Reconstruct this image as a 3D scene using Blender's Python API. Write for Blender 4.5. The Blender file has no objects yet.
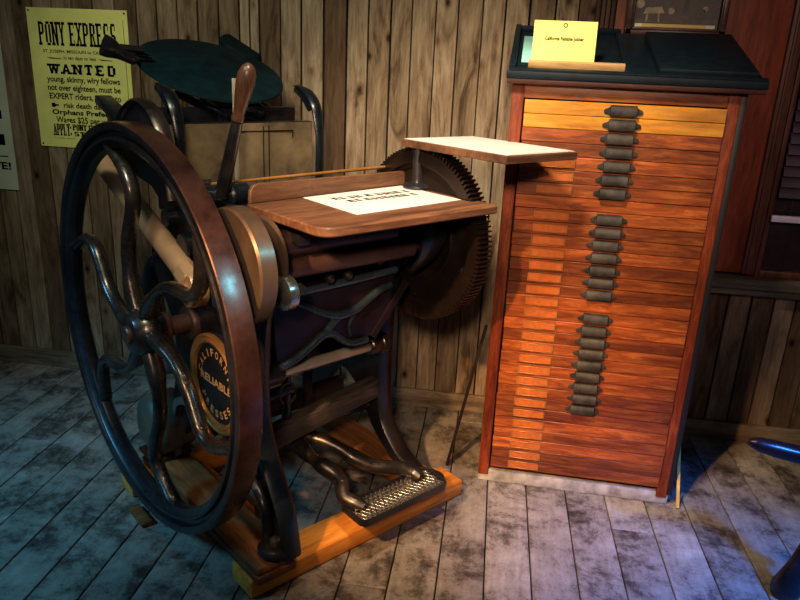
import bpy, bmesh, math, random
from mathutils import Vector, Matrix
PI = math.pi
R_ = math.radians
scene = bpy.context.scene
COL = scene.collection
random.seed(7)

# ---------------------------------------------------------------- camera
F = Vector((-0.13383296, 0.93908808, -0.31654751))
RT = Vector((0.98697442, 0.15508174, 0.04279203))
UP = Vector((-0.08927622, 0.30669731, 0.94761095))
cam_data = bpy.data.cameras.new('camera')
cam_data.sensor_width = 36.0
cam_data.lens = 703.05 / 800.0 * 36.0
cam_data.clip_start = 0.05
cam = bpy.data.objects.new('camera', cam_data)
COL.objects.link(cam)
rot = Matrix((RT, UP, -F)).transposed().to_4x4()
cam.matrix_world = Matrix.Translation((0, 0, 1.55)) @ rot
scene.camera = cam

# ---------------------------------------------------------------- colour management
vs = scene.view_settings
vs.view_transform = 'Standard'
vs.look = 'None'
vs.gamma = 1.0
vs.use_curve_mapping = False
vs.exposure = 0.35

# ---------------------------------------------------------------- world and lamps
world = bpy.data.worlds.new('world')
scene.world = world
world.use_nodes = True
bg = world.node_tree.nodes['Background']
bg.inputs[0].default_value = (0.35, 0.55, 0.75, 1)
bg.inputs[1].default_value = 0.035


def lamp(name, kind, loc, target, energy, color, size=0.3, spot=60, blend=0.6, sy=None):
    d = bpy.data.lights.new(name, kind)
    d.energy = energy
    d.color = color
    if kind == 'AREA':
        d.size = size
        if sy:
            d.shape = 'RECTANGLE'
            d.size_y = sy
    else:
        d.shadow_soft_size = size
    if kind == 'SPOT':
        d.spot_size = R_(spot)
        d.spot_blend = blend
    o = bpy.data.objects.new(name, d)
    COL.objects.link(o)
    o.location = loc
    o.rotation_euler = (Vector(target) - Vector(loc)).to_track_quat('-Z', 'Y').to_euler()
    return o


lamp('overhead_lamp', 'SPOT', (-0.30, 1.25, 2.75), (-0.06, 2.45, 1.05), 215, (1.0, 0.82, 0.60), 0.12, 66, 1.0)
lamp('warm_spot', 'SPOT', (-1.05, -0.1, 2.30), (0.0, 2.36, 0.30), 470, (1.0, 0.56, 0.25), 0.05, 32, 1.0)
lamp('room_light', 'SPOT', (-0.1, -0.9, 2.3), (-0.28, 2.5, 0.85), 250, (1.0, 0.70, 0.45), 0.16, 36, 1.0)  # added warm fill from the camera side, not a lamp of the room
lamp('right_wall_fill', 'SPOT', (0.9, -0.6, 2.3), (0.95, 3.0, 1.4), 95, (1.0, 0.66, 0.50), 0.2, 30, 1.0)  # added fill that brightens the red panelling, no real fixture
lamp('window_light_left', 'SPOT', (-3.0, 0.7, 2.0), (-1.65, 2.05, 0.0), 170, (0.14, 0.58, 1.0), 0.3, 48, 1.0)
lamp('window_light_right', 'SPOT', (1.9, 0.7, 2.2), (0.84, 1.84, 0.0), 620, (0.03, 0.20, 1.0), 0.2, 34, 1.0)
lamp('cyan_lamp', 'SPOT', (1.50, 1.27, 2.40), (-0.68, 1.58, 1.02), 70, (0.20, 0.75, 1.0), 0.10, 13, 1.0)
lamp('wall_wash', 'SPOT', (-1.1, 1.0, 2.6), (-1.05, 3.0, 1.25), 66, (0.95, 0.95, 0.70), 0.2, 82, 1.0)  # added spot to brighten the poster and the left wall


# ---------------------------------------------------------------- materials
def new_mat(name):
    m = bpy.data.materials.new(name)
    m.use_nodes = True
    nt = m.node_tree
    b = nt.nodes['Principled BSDF']
    return m, nt, b


def N(nt, t, **kw):
    n = nt.nodes.new(t)
    for k, v in kw.items():
        setattr(n, k, v)
    return n


def ramp(nt, fac, stops):
    r = N(nt, 'ShaderNodeValToRGB')
    el = r.color_ramp.elements
    while len(el) < len(stops):
        el.new(0.5)
    for e, (p, c) in zip(el, stops):
        e.position = p
        e.color = (c[0], c[1], c[2], 1)
    nt.links.new(fac, r.inputs[0])
    return r.outputs[0]


def mixc(nt, fac, a, b, mode='MIX'):
    m = N(nt, 'ShaderNodeMix', data_type='RGBA', blend_type=mode)
    if isinstance(fac, (int, float)):
        m.inputs[0].default_value = fac
    else:
        nt.links.new(fac, m.inputs[0])
    for i, x in ((6, a), (7, b)):
        if isinstance(x, tuple):
            m.inputs[i].default_value = (x[0], x[1], x[2], 1)
        else:
            nt.links.new(x, m.inputs[i])
    return m.outputs[2]


def coords(nt, scale=(1, 1, 1), rnd=True, rotz=0):
    tc = N(nt, 'ShaderNodeTexCoord')
    mp = N(nt, 'ShaderNodeMapping')
    mp.inputs['Scale'].default_value = scale
    mp.inputs['Rotation'].default_value = (0, 0, rotz)
    nt.links.new(tc.outputs['Object'], mp.inputs[0])
    if rnd:
        oi = N(nt, 'ShaderNodeObjectInfo')
        ml = N(nt, 'ShaderNodeMath', operation='MULTIPLY')
        ml.inputs[1].default_value = 37.0
        nt.links.new(oi.outputs['Random'], ml.inputs[0])
        cb = N(nt, 'ShaderNodeCombineXYZ')
        for i in range(3):
            nt.links.new(ml.outputs[0], cb.inputs[i])
        nt.links.new(cb.outputs[0], mp.inputs['Location'])
        return mp.outputs[0], oi.outputs['Random']
    return mp.outputs[0], None


def noise(nt, vec, scale, detail=5, rough=0.6, dist=0.0):
    n = N(nt, 'ShaderNodeTexNoise')
    n.inputs['Scale'].default_value = scale
    n.inputs['Detail'].default_value = detail
    n.inputs['Roughness'].default_value = rough
    n.inputs['Distortion'].default_value = dist
    nt.links.new(vec, n.inputs['Vector'])
    return n.outputs['Fac']


def bump(nt, b, h, strength=0.3, dist=0.002):
    bp = N(nt, 'ShaderNodeBump')
    bp.inputs['Strength'].default_value = strength
    bp.inputs['Distance'].default_value = dist
    nt.links.new(h, bp.inputs['Height'])
    nt.links.new(bp.outputs[0], b.inputs['Normal'])


def wood(name, dark, mid, light, grain='x', rough=0.45, spec=0.5, gs=9.0, vary=0.25, bstr=0.25, coat=0.0):
    m, nt, b = new_mat(name)
    sc = {'x': (0.12, 1, 1), 'y': (1, 0.12, 1), 'z': (1, 1, 0.12)}[grain]
    v, rnd = coords(nt, sc)
    n1 = noise(nt, v, gs * 6, 9, 0.74, 0.9)
    n2 = noise(nt, v, gs, 3, 0.5, 1.5)
    c = ramp(nt, n1, [(0.28, dark), (0.5, mid), (0.74, light)])
    c2 = ramp(nt, n2, [(0.3, (0.42, 0.36, 0.34)), (0.5, (0.95, 0.95, 0.95)), (0.75, (1.4, 1.35, 1.2))])
    c = mixc(nt, 0.85, c, c2, 'MULTIPLY')
    if vary:
        hv = N(nt, 'ShaderNodeHueSaturation')
        ma = N(nt, 'ShaderNodeMapRange')
        ma.inputs[3].default_value = 1 - vary
        ma.inputs[4].default_value = 1 + vary
        nt.links.new(rnd, ma.inputs[0])
        nt.links.new(ma.outputs[0], hv.inputs['Value'])
        nt.links.new(c, hv.inputs['Color'])
        c = hv.outputs[0]
    nt.links.new(c, b.inputs['Base Color'])
    b.inputs['Roughness'].default_value = rough
    b.inputs['Specular IOR Level'].default_value = spec
    b.inputs['Coat Weight'].default_value = coat
    b.inputs['Coat Roughness'].default_value = 0.25
    bump(nt, b, n1, bstr, 0.0015)
    return m


def metal(name, c1, c2, metallic=0.9, rough=0.35, scale=30, coat=0.0, bstr=0.15, rvar=0.15):
    m, nt, b = new_mat(name)
    v, _ = coords(nt)
    n1 = noise(nt, v, scale, 6, 0.65)
    n2 = noise(nt, v, scale * 0.22, 4, 0.6)
    c = ramp(nt, n2, [(0.35, c1), (0.65, c2)])
    nt.links.new(c, b.inputs['Base Color'])
    mr = N(nt, 'ShaderNodeMapRange')
    mr.inputs[1].default_value = 0.3
    mr.inputs[2].default_value = 0.7
    mr.inputs[3].default_value = rough - rvar * 0.5
    mr.inputs[4].default_value = rough + rvar
    nt.links.new(n1, mr.inputs[0])
    nt.links.new(mr.outputs[0], b.inputs['Roughness'])
    b.inputs['Metallic'].default_value = metallic
    b.inputs['Coat Weight'].default_value = coat
    b.inputs['Coat Roughness'].default_value = 0.2
    bump(nt, b, n1, bstr, 0.001)
    return m


def plain(name, c, rough=0.6, metallic=0.0, nscale=12, namp=0.12, spec=0.4):
    m, nt, b = new_mat(name)
    v, _ = coords(nt)
    n1 = noise(nt, v, nscale, 5, 0.6)
    lo = tuple(x * (1 - namp) for x in c)
    hi = tuple(x * (1 + namp) for x in c)
    cc = ramp(nt, n1, [(0.3, lo), (0.7, hi)])
    nt.links.new(cc, b.inputs['Base Color'])
    b.inputs['Roughness'].default_value = rough
    b.inputs['Metallic'].default_value = metallic
    b.inputs['Specular IOR Level'].default_value = spec
    return m


def barn_boards(name, tint=(1, 1, 1)):
    """weathered boards: grain along z, own tone for each board from the 'tone' attribute, knots"""
    m, nt, b = new_mat(name)
    tc = N(nt, 'ShaderNodeTexCoord')
    at = N(nt, 'ShaderNodeAttribute', attribute_name='tone')
    off = N(nt, 'ShaderNodeVectorMath', operation='MULTIPLY_ADD')
    nt.links.new(at.outputs['Vector'], off.inputs[0])
    off.inputs[1].default_value = (13, 17, 29)
    nt.links.new(tc.outputs['Object'], off.inputs[2])
    mp = N(nt, 'ShaderNodeMapping')
    mp.inputs['Scale'].default_value = (1, 1, 0.085)
    nt.links.new(off.outputs[0], mp.inputs[0])
    g1 = noise(nt, mp.outputs[0], 70, 8, 0.7, 0.8)
    mp2 = N(nt, 'ShaderNodeMapping')
    mp2.inputs['Scale'].default_value = (1, 1, 0.22)
    nt.links.new(off.outputs[0], mp2.inputs[0])
    g2 = noise(nt, mp2.outputs[0], 11, 5, 0.65, 1.2)
    k = N(nt, 'ShaderNodeTexVoronoi')
    mp3 = N(nt, 'ShaderNodeMapping')
    mp3.inputs['Scale'].default_value = (1.0, 1.0, 0.62)
    nt.links.new(off.outputs[0], mp3.inputs[0])
    nt.links.new(mp3.outputs[0], k.inputs['Vector'])
    k.inputs['Scale'].default_value = 8.5
    c = ramp(nt, g1, [(0.25, (0.11, 0.078, 0.055)), (0.48, (0.25, 0.19, 0.14)), (0.75, (0.38, 0.31, 0.24))])
    c2 = ramp(nt, g2, [(0.32, (0.26, 0.20, 0.15)), (0.44, (0.74, 0.66, 0.57)), (0.56, (1.0, 0.95, 0.88)), (0.74, (1.3, 1.28, 1.2))])
    c = mixc(nt, 1.0, c, c2, 'MULTIPLY')
    kn = ramp(nt, k.outputs['Distance'], [(0.045, (0.07, 0.045, 0.03)), (0.085, (0.45, 0.36, 0.28)), (0.13, (0.8, 0.74, 0.68)), (0.2, (1, 1, 1))])
    c = mixc(nt, 1.0, c, kn, 'MULTIPLY')
    sep = N(nt, 'ShaderNodeSeparateColor')
    nt.links.new(at.outputs['Color'], sep.inputs[0])
    tone = ramp(nt, sep.outputs[0], [(0.0, (0.42 * tint[0], 0.34 * tint[1], 0.27 * tint[2])), (0.45, (0.9 * tint[0], 0.86 * tint[1], 0.76 * tint[2])),
                                     (1.0, (1.25 * tint[0], 1.25 * tint[1], 1.2 * tint[2]))])
    c = mixc(nt, 1.0, c, tone, 'MULTIPLY')
    nt.links.new(c, b.inputs['Base Color'])
    b.inputs['Roughness'].default_value = 0.8
    b.inputs['Specular IOR Level'].default_value = 0.25
    bump(nt, b, g1, 0.6, 0.004)
    return m


def floor_boards(name):
    m, nt, b = new_mat(name)
    tc = N(nt, 'ShaderNodeTexCoord')
    at = N(nt, 'ShaderNodeAttribute', attribute_name='tone')
    off = N(nt, 'ShaderNodeVectorMath', operation='MULTIPLY_ADD')
    nt.links.new(at.outputs['Vector'], off.inputs[0])
    off.inputs[1].default_value = (11, 23, 7)
    nt.links.new(tc.outputs['Object'], off.inputs[2])
    mp = N(nt, 'ShaderNodeMapping')
    mp.inputs['Scale'].default_value = (1, 0.10, 1)
    nt.links.new(off.outputs[0], mp.inputs[0])
    g1 = noise(nt, mp.outputs[0], 55, 8, 0.72, 0.5)
    blot = noise(nt, off.outputs[0], 5.0, 12, 0.80, 0.2)
    speck = noise(nt, tc.outputs['Object'], 60, 6, 0.75)
    c = ramp(nt, blot, [(0.37, (0.035, 0.026, 0.020)), (0.44, (0.12, 0.095, 0.075)), (0.50, (0.26, 0.22, 0.18)), (0.66, (0.42, 0.37, 0.305))])
    c2 = ramp(nt, g1, [(0.3, (0.66, 0.62, 0.58)), (0.55, (1, 1, 1)), (0.8, (1.15, 1.15, 1.15))])
    c = mixc(nt, 0.7, c, c2, 'MULTIPLY')
    c3 = ramp(nt, speck, [(0.32, (0.2, 0.15, 0.12)), (0.40, (1, 1, 1))])
    c = mixc(nt, 0.7, c, c3, 'MULTIPLY')
    sep = N(nt, 'ShaderNodeSeparateColor')
    nt.links.new(at.outputs['Color'], sep.inputs[0])
    tone = ramp(nt, sep.outputs[0], [(0.0, (0.78, 0.76, 0.74)), (1.0, (1.1, 1.1, 1.08))])
    c = mixc(nt, 1.0, c, tone, 'MULTIPLY')
    nt.links.new(c, b.inputs['Base Color'])
    b.inputs['Roughness'].default_value = 0.62
    b.inputs['Specular IOR Level'].default_value = 0.35
    bump(nt, b, g1, 0.35, 0.003)
    return m


M = {}
M['barn'] = barn_boards('weathered_barn_board')
M['floor'] = floor_boards('worn_painted_floorboard')
M['gap'] = plain('dark_gap', (0.006, 0.005, 0.004), 0.9)
M['base'] = wood('baseboard_wood', (0.07, 0.05, 0.03), (0.19, 0.14, 0.09), (0.32, 0.25, 0.17), 'x', 0.75, 0.25)
M['redpanel'] = wood('red_stained_panel', (0.09, 0.016, 0.008), (0.20, 0.040, 0.018), (0.30, 0.075, 0.03), 'z', 0.45, 0.4, vary=0.05)
M['redtrim'] = wood('red_stained_trim', (0.04, 0.012, 0.008), (0.10, 0.03, 0.015), (0.19, 0.065, 0.03), 'z', 0.5, 0.4, vary=0.1)
M['ledge'] = wood('grey_ledge', (0.04, 0.03, 0.022), (0.10, 0.08, 0.06), (0.2, 0.165, 0.12), 'x', 0.7, 0.3)
M['blind'] = plain('blind_slat', (0.045, 0.026, 0.05), 0.5)
M['rail'] = plain('white_rail', (0.75, 0.72, 0.85), 0.4)
M['cab'] = wood('cabinet_frame_wood', (0.06, 0.009, 0.003), (0.19, 0.031, 0.009), (0.36, 0.085, 0.020), 'z', 0.5, 0.22, vary=0.0, coat=0.0)
M['cabrail'] = wood('cabinet_rail_wood', (0.12, 0.03, 0.01), (0.30, 0.09, 0.03), (0.45, 0.17, 0.06), 'x', 0.4, 0.5, vary=0.0)
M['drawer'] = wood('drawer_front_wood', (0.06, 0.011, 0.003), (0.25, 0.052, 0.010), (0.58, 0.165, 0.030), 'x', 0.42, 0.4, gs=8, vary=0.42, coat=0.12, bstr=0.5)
M['drawer_warm_lit'] = wood('golden_drawer_wood', (0.34, 0.11, 0.008), (0.68, 0.27, 0.018), (0.88, 0.42, 0.045), 'x', 0.35, 0.5, gs=8, vary=0.06, coat=0.3)  # yellower copy of the drawer wood, warm light painted into the colour
M['label'] = plain('orange_paper_label', (0.46, 0.11, 0.018), 0.55, nscale=60, namp=0.2)
M['labelframe'] = metal('label_brass', (0.35, 0.17, 0.05), (0.5, 0.26, 0.08), 0.6, 0.45)
M['pull'] = metal('pull_bronze', (0.018, 0.014, 0.012), (0.062, 0.05, 0.04), 0.3, 0.55, 90, bstr=0.4)
M['navy'] = plain('navy_black_paint', (0.003, 0.009, 0.015), 0.5, nscale=30, namp=0.4, spec=0.25)
M['moulding'] = wood('dark_maroon_moulding', (0.02, 0.006, 0.005), (0.05, 0.014, 0.010), (0.10, 0.03, 0.018), 'x', 0.5, 0.3, vary=0)
M['lattice'] = plain('polished_lattice', (0.55, 0.52, 0.48), 0.3, 1.0)
M['toe'] = plain('whitish_toe_paint', (0.36, 0.33, 0.27), 0.7, nscale=20, namp=0.5)
M['iron'] = metal('black_cast_iron', (0.010, 0.009, 0.013), (0.030, 0.027, 0.031), 0.5, 0.32, 40, coat=0.35, bstr=0.3)
M['spoke'] = metal('rubbed_grey_iron', (0.05, 0.042, 0.038), (0.13, 0.112, 0.10), 0.8, 0.24, 60, coat=0.4, bstr=0.3)
M['ironblue'] = metal('blue_black_enamel', (0.006, 0.009, 0.014), (0.014, 0.022, 0.032), 0.5, 0.28, 40, coat=0.35)
M['steel'] = metal('worn_grey_steel', (0.045, 0.036, 0.032), (0.13, 0.105, 0.09), 0.85, 0.30, 40, coat=0.0)
M['rim'] = metal('rusty_brown_rim', (0.05, 0.018, 0.013), (0.13, 0.055, 0.04), 0.6, 0.28, 34, coat=0.4)
M['copper'] = metal('tarnished_copper', (0.07, 0.042, 0.028), (0.19, 0.125, 0.085), 0.6, 0.33, 14, coat=0.1)
M['rod'] = metal('tan_bronze_rod', (0.55, 0.33, 0.18), (0.72, 0.46, 0.27), 0.35, 0.34, 18)
M['brass'] = metal('worn_brass', (0.55, 0.22, 0.05), (0.85, 0.40, 0.11), 0.7, 0.3, 30)
M['chrome'] = metal('chrome', (0.4, 0.38, 0.33), (0.6, 0.56, 0.5), 0.95, 0.2, 30)
M['gold'] = plain('gilt_lettering', (0.95, 0.48, 0.16), 0.45, 0.2)
M['rodgrey'] = metal('dull_grey_rod', (0.36, 0.33, 0.25), (0.52, 0.48, 0.37), 0.6, 0.34, 40)
M['maroon'] = metal('maroon_black_iron', (0.007, 0.004, 0.005), (0.018, 0.008, 0.010), 0.3, 0.40, 30, coat=0.2)
M['gear'] = metal('brown_black_gear_iron', (0.012, 0.008, 0.007), (0.035, 0.019, 0.014), 0.6, 0.34, 30)
M['rollerm'] = metal('dark_roller', (0.05, 0.022, 0.02), (0.11, 0.055, 0.045), 0.4, 0.4, 30)
M['feed'] = wood('feed_board_wood', (0.05, 0.022, 0.012), (0.14, 0.062, 0.033), (0.25, 0.115, 0.06), 'x', 0.48, 0.35, vary=0.0, coat=0.05, gs=7)
M['handle'] = wood('turned_handle_wood', (0.025, 0.012, 0.007), (0.07, 0.030, 0.016), (0.12, 0.055, 0.030), 'z', 0.38, 0.4, vary=0.0, coat=0.15)
M['timber'] = wood('orange_timber', (0.42, 0.11, 0.012), (0.76, 0.25, 0.03), (0.95, 0.40, 0.07), 'x', 0.5, 0.4, vary=0.05, gs=6)
M['oldtimber'] = wood('dark_old_timber', (0.08, 0.025, 0.008), (0.24, 0.088, 0.026), (0.42, 0.18, 0.055), 'x', 0.6, 0.35, vary=0.2, gs=6)
M['greywood'] = wood('grey_worn_wood', (0.02, 0.014, 0.012), (0.055, 0.042, 0.035), (0.13, 0.105, 0.085), 'x', 0.6, 0.35, vary=0.0)
M['paper'] = plain('white_paper', (0.66, 0.65, 0.61), 0.7, nscale=8, namp=0.03)
M['ink'] = plain('black_printing_ink', (0.003, 0.003, 0.003), 0.9, spec=0.05)
M['poster'] = plain('aged_yellow_paper', (0.86, 0.84, 0.25), 0.75, nscale=7, namp=0.12)
M['poster2'] = plain('pale_cream_paper', (0.55, 0.58, 0.42), 0.75, nscale=7, namp=0.10)
M['card'] = plain('pale_yellow_card', (0.86, 0.82, 0.22), 0.7, nscale=9, namp=0.08)
M['brownink'] = plain('brown_ink', (0.05, 0.02, 0.008), 0.7)
M['tan'] = plain('tan_packing_sheet', (0.125, 0.088, 0.048), 0.55, nscale=7, namp=0.75)
M['disc'] = plain('blue_black_disc', (0.0025, 0.014, 0.020), 0.6, 0.0, 14, 0.5, 0.12)
M['motor'] = metal('grey_green_motor_paint', (0.09, 0.07, 0.045), (0.20, 0.155, 0.10), 0.3, 0.45, 18)
M['yellowlath'] = wood('yellow_lath', (0.55, 0.30, 0.03), (0.8, 0.46, 0.05), (0.95, 0.6, 0.1), 'z', 0.5, 0.4, vary=0)
M['strip'] = wood('honey_wood_strip', (0.35, 0.19, 0.07), (0.6, 0.36, 0.15), (0.75, 0.5, 0.24), 'x', 0.5, 0.4, vary=0)
M['picframe'] = wood('walnut_picture_frame', (0.03, 0.012, 0.007), (0.075, 0.03, 0.017), (0.12, 0.05, 0.028), 'x', 0.35, 0.5, vary=0)
M['photo'] = plain('old_photograph', (0.014, 0.012, 0.010), 0.4, nscale=30, namp=0.9)
M['photolight'] = plain('old_photograph_light', (0.34, 0.27, 0.17), 0.5, nscale=40, namp=0.5)
M['photomid'] = plain('old_photograph_grey', (0.08, 0.062, 0.042), 0.5, nscale=40, namp=0.5)
M['caption'] = plain('caption_strip', (0.62, 0.48, 0.14), 0.5)
M['captionend'] = plain('caption_ends', (0.70, 0.68, 0.5), 0.5)
M['slats'] = wood('dark_red_brown_slat', (0.028, 0.012, 0.008), (0.07, 0.03, 0.018), (0.11, 0.05, 0.03), 'z', 0.6, 0.3, vary=0)
M['glass'] = plain('pale_green_glass', (0.35, 0.78, 0.68), 0.15, nscale=5, namp=0.1, spec=0.8)
M['rib'] = metal('blue_sheen_iron', (0.025, 0.042, 0.06), (0.05, 0.08, 0.11), 0.6, 0.30, 40, coat=0.3)  # brighter blue paints the window's sheen onto the platen ribs
M['rubber'] = plain('black_rubber', (0.012, 0.012, 0.014), 0.5)
M['plum'] = metal('plum_lacquer', (0.016, 0.006, 0.008), (0.03, 0.011, 0.013), 0.1, 0.26, 20, coat=0.25)


# ---------------------------------------------------------------- geometry helpers
def tag(o, label=None, cat=None, group=None, kind=None):
    if label: o['label'] = label
    if cat: o['category'] = cat
    if group: o['group'] = group
    if kind: o['kind'] = kind
    return o


def empty(name, loc=(0, 0, 0), rz=0.0, parent=None):
    o = bpy.data.objects.new(name, None)
    COL.objects.link(o)
    o.location = loc
    o.rotation_euler = (0, 0, rz)
    o.empty_display_size = 0.05
    if parent:
        o.parent = parent
    return o


def build(name, bm, mat, parent=None, loc=(0, 0, 0), rotm=None, smooth=40):
    me = bpy.data.meshes.new(name)
    bmesh.ops.recalc_face_normals(bm, faces=bm.faces[:])
    bm.to_mesh(me)
    bm.free()
    if isinstance(mat, (list, tuple)):
        for x in mat:
            me.materials.append(x)
    else:
        me.materials.append(mat)
    if smooth:
        for p_ in me.polygons:
            p_.use_smooth = True
        me.set_sharp_from_angle(angle=R_(smooth))
    o = bpy.data.objects.new(name, me)
    COL.objects.link(o)
    o.location = loc
    if rotm is not None:
        o.matrix_local = Matrix.Translation(loc) @ rotm.to_4x4()
    if parent:
        o.parent = parent
    return o


def BM():
    return bmesh.new()


def box(bm, lo, hi, bev=0.0, seg=2, mat=None, mi=0):
    """axis aligned box lo..hi, bevelled, optionally transformed by mat"""
    t = bmesh.new()
    c = [(a + b) / 2 for a, b in zip(lo, hi)]
    s = [abs(b - a) for a, b in zip(lo, hi)]
    bmesh.ops.create_cube(t, size=1.0, matrix=Matrix.Translation(c) @ Matrix.Diagonal((*s, 1)))
    if bev > 0:
        bmesh.ops.bevel(t, geom=t.edges[:], offset=min(bev, min(s) * 0.45), segments=seg, affect='EDGES', profile=0.5)
    merge(bm, t, mat, mi)


def merge(bm, t, mat=None, mi=0):
    if mat is not None:
        bmesh.ops.transform(t, matrix=mat, verts=t.verts[:])
    vm = {}
    for v in t.verts:
        vm[v.index if False else v] = bm.verts.new(v.co)
    for f in t.faces:
        try:
            nf = bm.faces.new([vm[v] for v in f.verts])
            nf.material_index = mi
        except ValueError:
            pass
    t.free()


def axis_matrix(p0, d):
    d = Vector(d).normalized()
    q = Vector((0, 0, 1)).rotation_difference(d)
    return Matrix.Translation(p0) @ q.to_matrix().to_4x4()


def lathe(bm, prof, p0=(0, 0, 0), d=(0, 0, 1), n=32, mi=0, closed=False):
    """prof: list of (radius, height along d)"""
    t = bmesh.new()
    rings = []
    for r, h in prof:
        if r <= 1e-6:
            rings.append([t.verts.new((0, 0, h))])
        else:
            rings.append([t.verts.new((r * math.cos(2 * PI * i / n), r * math.sin(2 * PI * i / n), h)) for i in range(n)])
    pairs = list(zip(rings[:-1], rings[1:]))
    if closed:
        pairs.append((rings[-1], rings[0]))
    for a, b in pairs:
        for i in range(n):
            j = (i + 1) % n
            if len(a) == 1 and len(b) == 1:
                continue
            if len(a) == 1:
                t.faces.new((a[0], b[i], b[j]))
            elif len(b) == 1:
                t.faces.new((a[i], a[j], b[0]))
            else:
                t.faces.new((a[i], a[j], b[j], b[i]))
    if not closed:
        if len(rings[0]) > 1: t.faces.new(rings[0])
        if len(rings[-1]) > 1: t.faces.new(rings[-1])
    merge(bm, t, axis_matrix(p0, d), mi)


def cyl(bm, a, b, r, r2=None, n=24, bev=0.0, mi=0):
    a, b = Vector(a), Vector(b)
    L = (b - a).length
    r2 = r if r2 is None else r2
    e = min(bev, L * 0.4, r * 0.5)
    if e > 0:
        prof = [(0, 0), (r - e, 0), (r, e), (r2, L - e), (r2 - e, L), (0, L)]
    else:
        prof = [(0, 0), (r, 0), (r2, L), (0, L)]
    lathe(bm, prof, a, b - a, n, mi)


def spline(pts, k=8):
    """Catmull-Rom through pts (each a tuple of any length)"""
    P = [tuple(map(float, p)) for p in pts]
    if len(P) < 3:
        return P
    out = []
    ext = [tuple(2 * a - b for a, b in zip(P[0], P[1]))] + P + [tuple(2 * a - b for a, b in zip(P[-1], P[-2]))]
    for i in range(1, len(ext) - 2):
        p0, p1, p2, p3 = ext[i - 1], ext[i], ext[i + 1], ext[i + 2]
        for s in range(k):
            t = s / k
            out.append(tuple(0.5 * ((2 * b) + (-a + c) * t + (2 * a - 5 * b + 4 * c - d) * t * t + (-a + 3 * b - 3 * c + d) * t ** 3)
                             for a, b, c, d in zip(p0, p1, p2, p3)))
    out.append(P[-1])
    return out


def tube(bm, pts, r=0.01, n=12, k=8, sx=1.0, sy=1.0, upv=(0, 0, 1), mi=0, square=False):
    """tube along points; a point may carry its own radius as 4th value"""
    P = [(*p[:3], (p[3] if len(p) > 3 else r)) for p in pts]
    P = spline(P, k) if k > 1 else P
    C3 = [Vector(p[:3]) for p in P]
    rings = []
    upv = Vector(upv)
    for i, c in enumerate(C3):
        t = (C3[min(i + 1, len(C3) - 1)] - C3[max(i - 1, 0)]).normalized()
        x = upv.cross(t)
        if x.length < 1e-4:
            x = Vector((1, 0, 0)).cross(t)
        x.normalize()
        y = t.cross(x)
        rr = P[i][3]
        ring = []
        for j in range(n):
            a = 2 * PI * j / n + (PI / 4 if square else 0)
            ring.append(bm.verts.new(c + x * (math.cos(a) * rr * sx) + y * (math.sin(a) * rr * sy)))
        rings.append(ring)
    for a, b in zip(rings[:-1], rings[1:]):
        for j in range(n):
            f = bm.faces.new((a[j], a[(j + 1) % n], b[(j + 1) % n], b[j]))
            f.material_index = mi
    bm.faces.new(rings[0]).material_index = mi
    bm.faces.new(rings[-1]).material_index = mi


def plate(bm, outline, a0, a1, axis='x', holes=(), bev=0.0, mi=0, mat=None):
    """polygon in the plane across 'axis', thick from a0 to a1. axis x: points are (y,z); y: (x,z); z: (x,y)"""
    t = bmesh.new()

    def co(p, a):
        return {'x': (a, p[0], p[1]), 'y': (p[0], a, p[1]), 'z': (p[0], p[1], a)}[axis]
    edges = []
    for loop in [outline] + list(holes):
        vsx = [t.verts.new(co(p, a0)) for p in loop]
        for i in range(len(vsx)):
            edges.append(t.edges.new((vsx[i], vsx[(i + 1) % len(vsx)])))
    bmesh.ops.triangle_fill(t, use_beauty=True, use_dissolve=True, edges=edges)
    ext = bmesh.ops.extrude_face_region(t, geom=t.faces[:])
    d = Vector(co((0, 0), a1 - a0))
    bmesh.ops.translate(t, vec=d, verts=[g for g in ext['geom'] if isinstance(g, bmesh.types.BMVert)])
    bmesh.ops.recalc_face_normals(t, faces=t.faces[:])
    if bev > 0:
        es = [e for e in t.edges if len(e.link_faces) == 2 and e.calc_face_angle(0) > 1.2 and abs((e.verts[0].co - e.verts[1].co).normalized() @ d.normalized()) < 0.5]
        bmesh.ops.bevel(t, geom=es, offset=bev, segments=1, affect='EDGES')
    merge(bm, t, mat, mi)


def ring_pts(cx, cy, r, n=32, a0=0.0, a1=2 * PI, closed=True):
    m_ = n if closed else n - 1
    return [(cx + r * math.cos(a0 + (a1 - a0) * i / m_), cy + r * math.sin(a0 + (a1 - a0) * i / m_)) for i in range(n)]


def text_bm(s, size=1.0, bold=0.0, width=None, height=None, depth=0.0):
    """flat lettering as a bmesh in its own xy plane, lower left at the origin"""
    cu = bpy.data.curves.new('lettering', 'FONT')
    cu.body = s
    cu.size = size
    cu.offset = bold
    cu.extrude = depth
    cu.resolution_u = 3
    ob = bpy.data.objects.new('lettering_tmp', cu)
    COL.objects.link(ob)
    bpy.context.view_layer.update()
    dg = bpy.context.evaluated_depsgraph_get()
    me = bpy.data.meshes.new_from_object(ob.evaluated_get(dg))
    bm = bmesh.new()
    bm.from_mesh(me)
    bpy.data.objects.remove(ob)
    bpy.data.curves.remove(cu)
    bpy.data.meshes.remove(me)
    xs = [v.co.x for v in bm.verts]
    ys = [v.co.y for v in bm.verts]
    x0, x1, y0, y1 = min(xs), max(xs), min(ys), max(ys)
    sx = width / (x1 - x0) if width else 1.0
    sy = height / (y1 - y0) if height else 1.0
    for v in bm.verts:
        v.co.x = (v.co.x - x0) * sx
        v.co.y = (v.co.y - y0) * sy
    return bm


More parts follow.
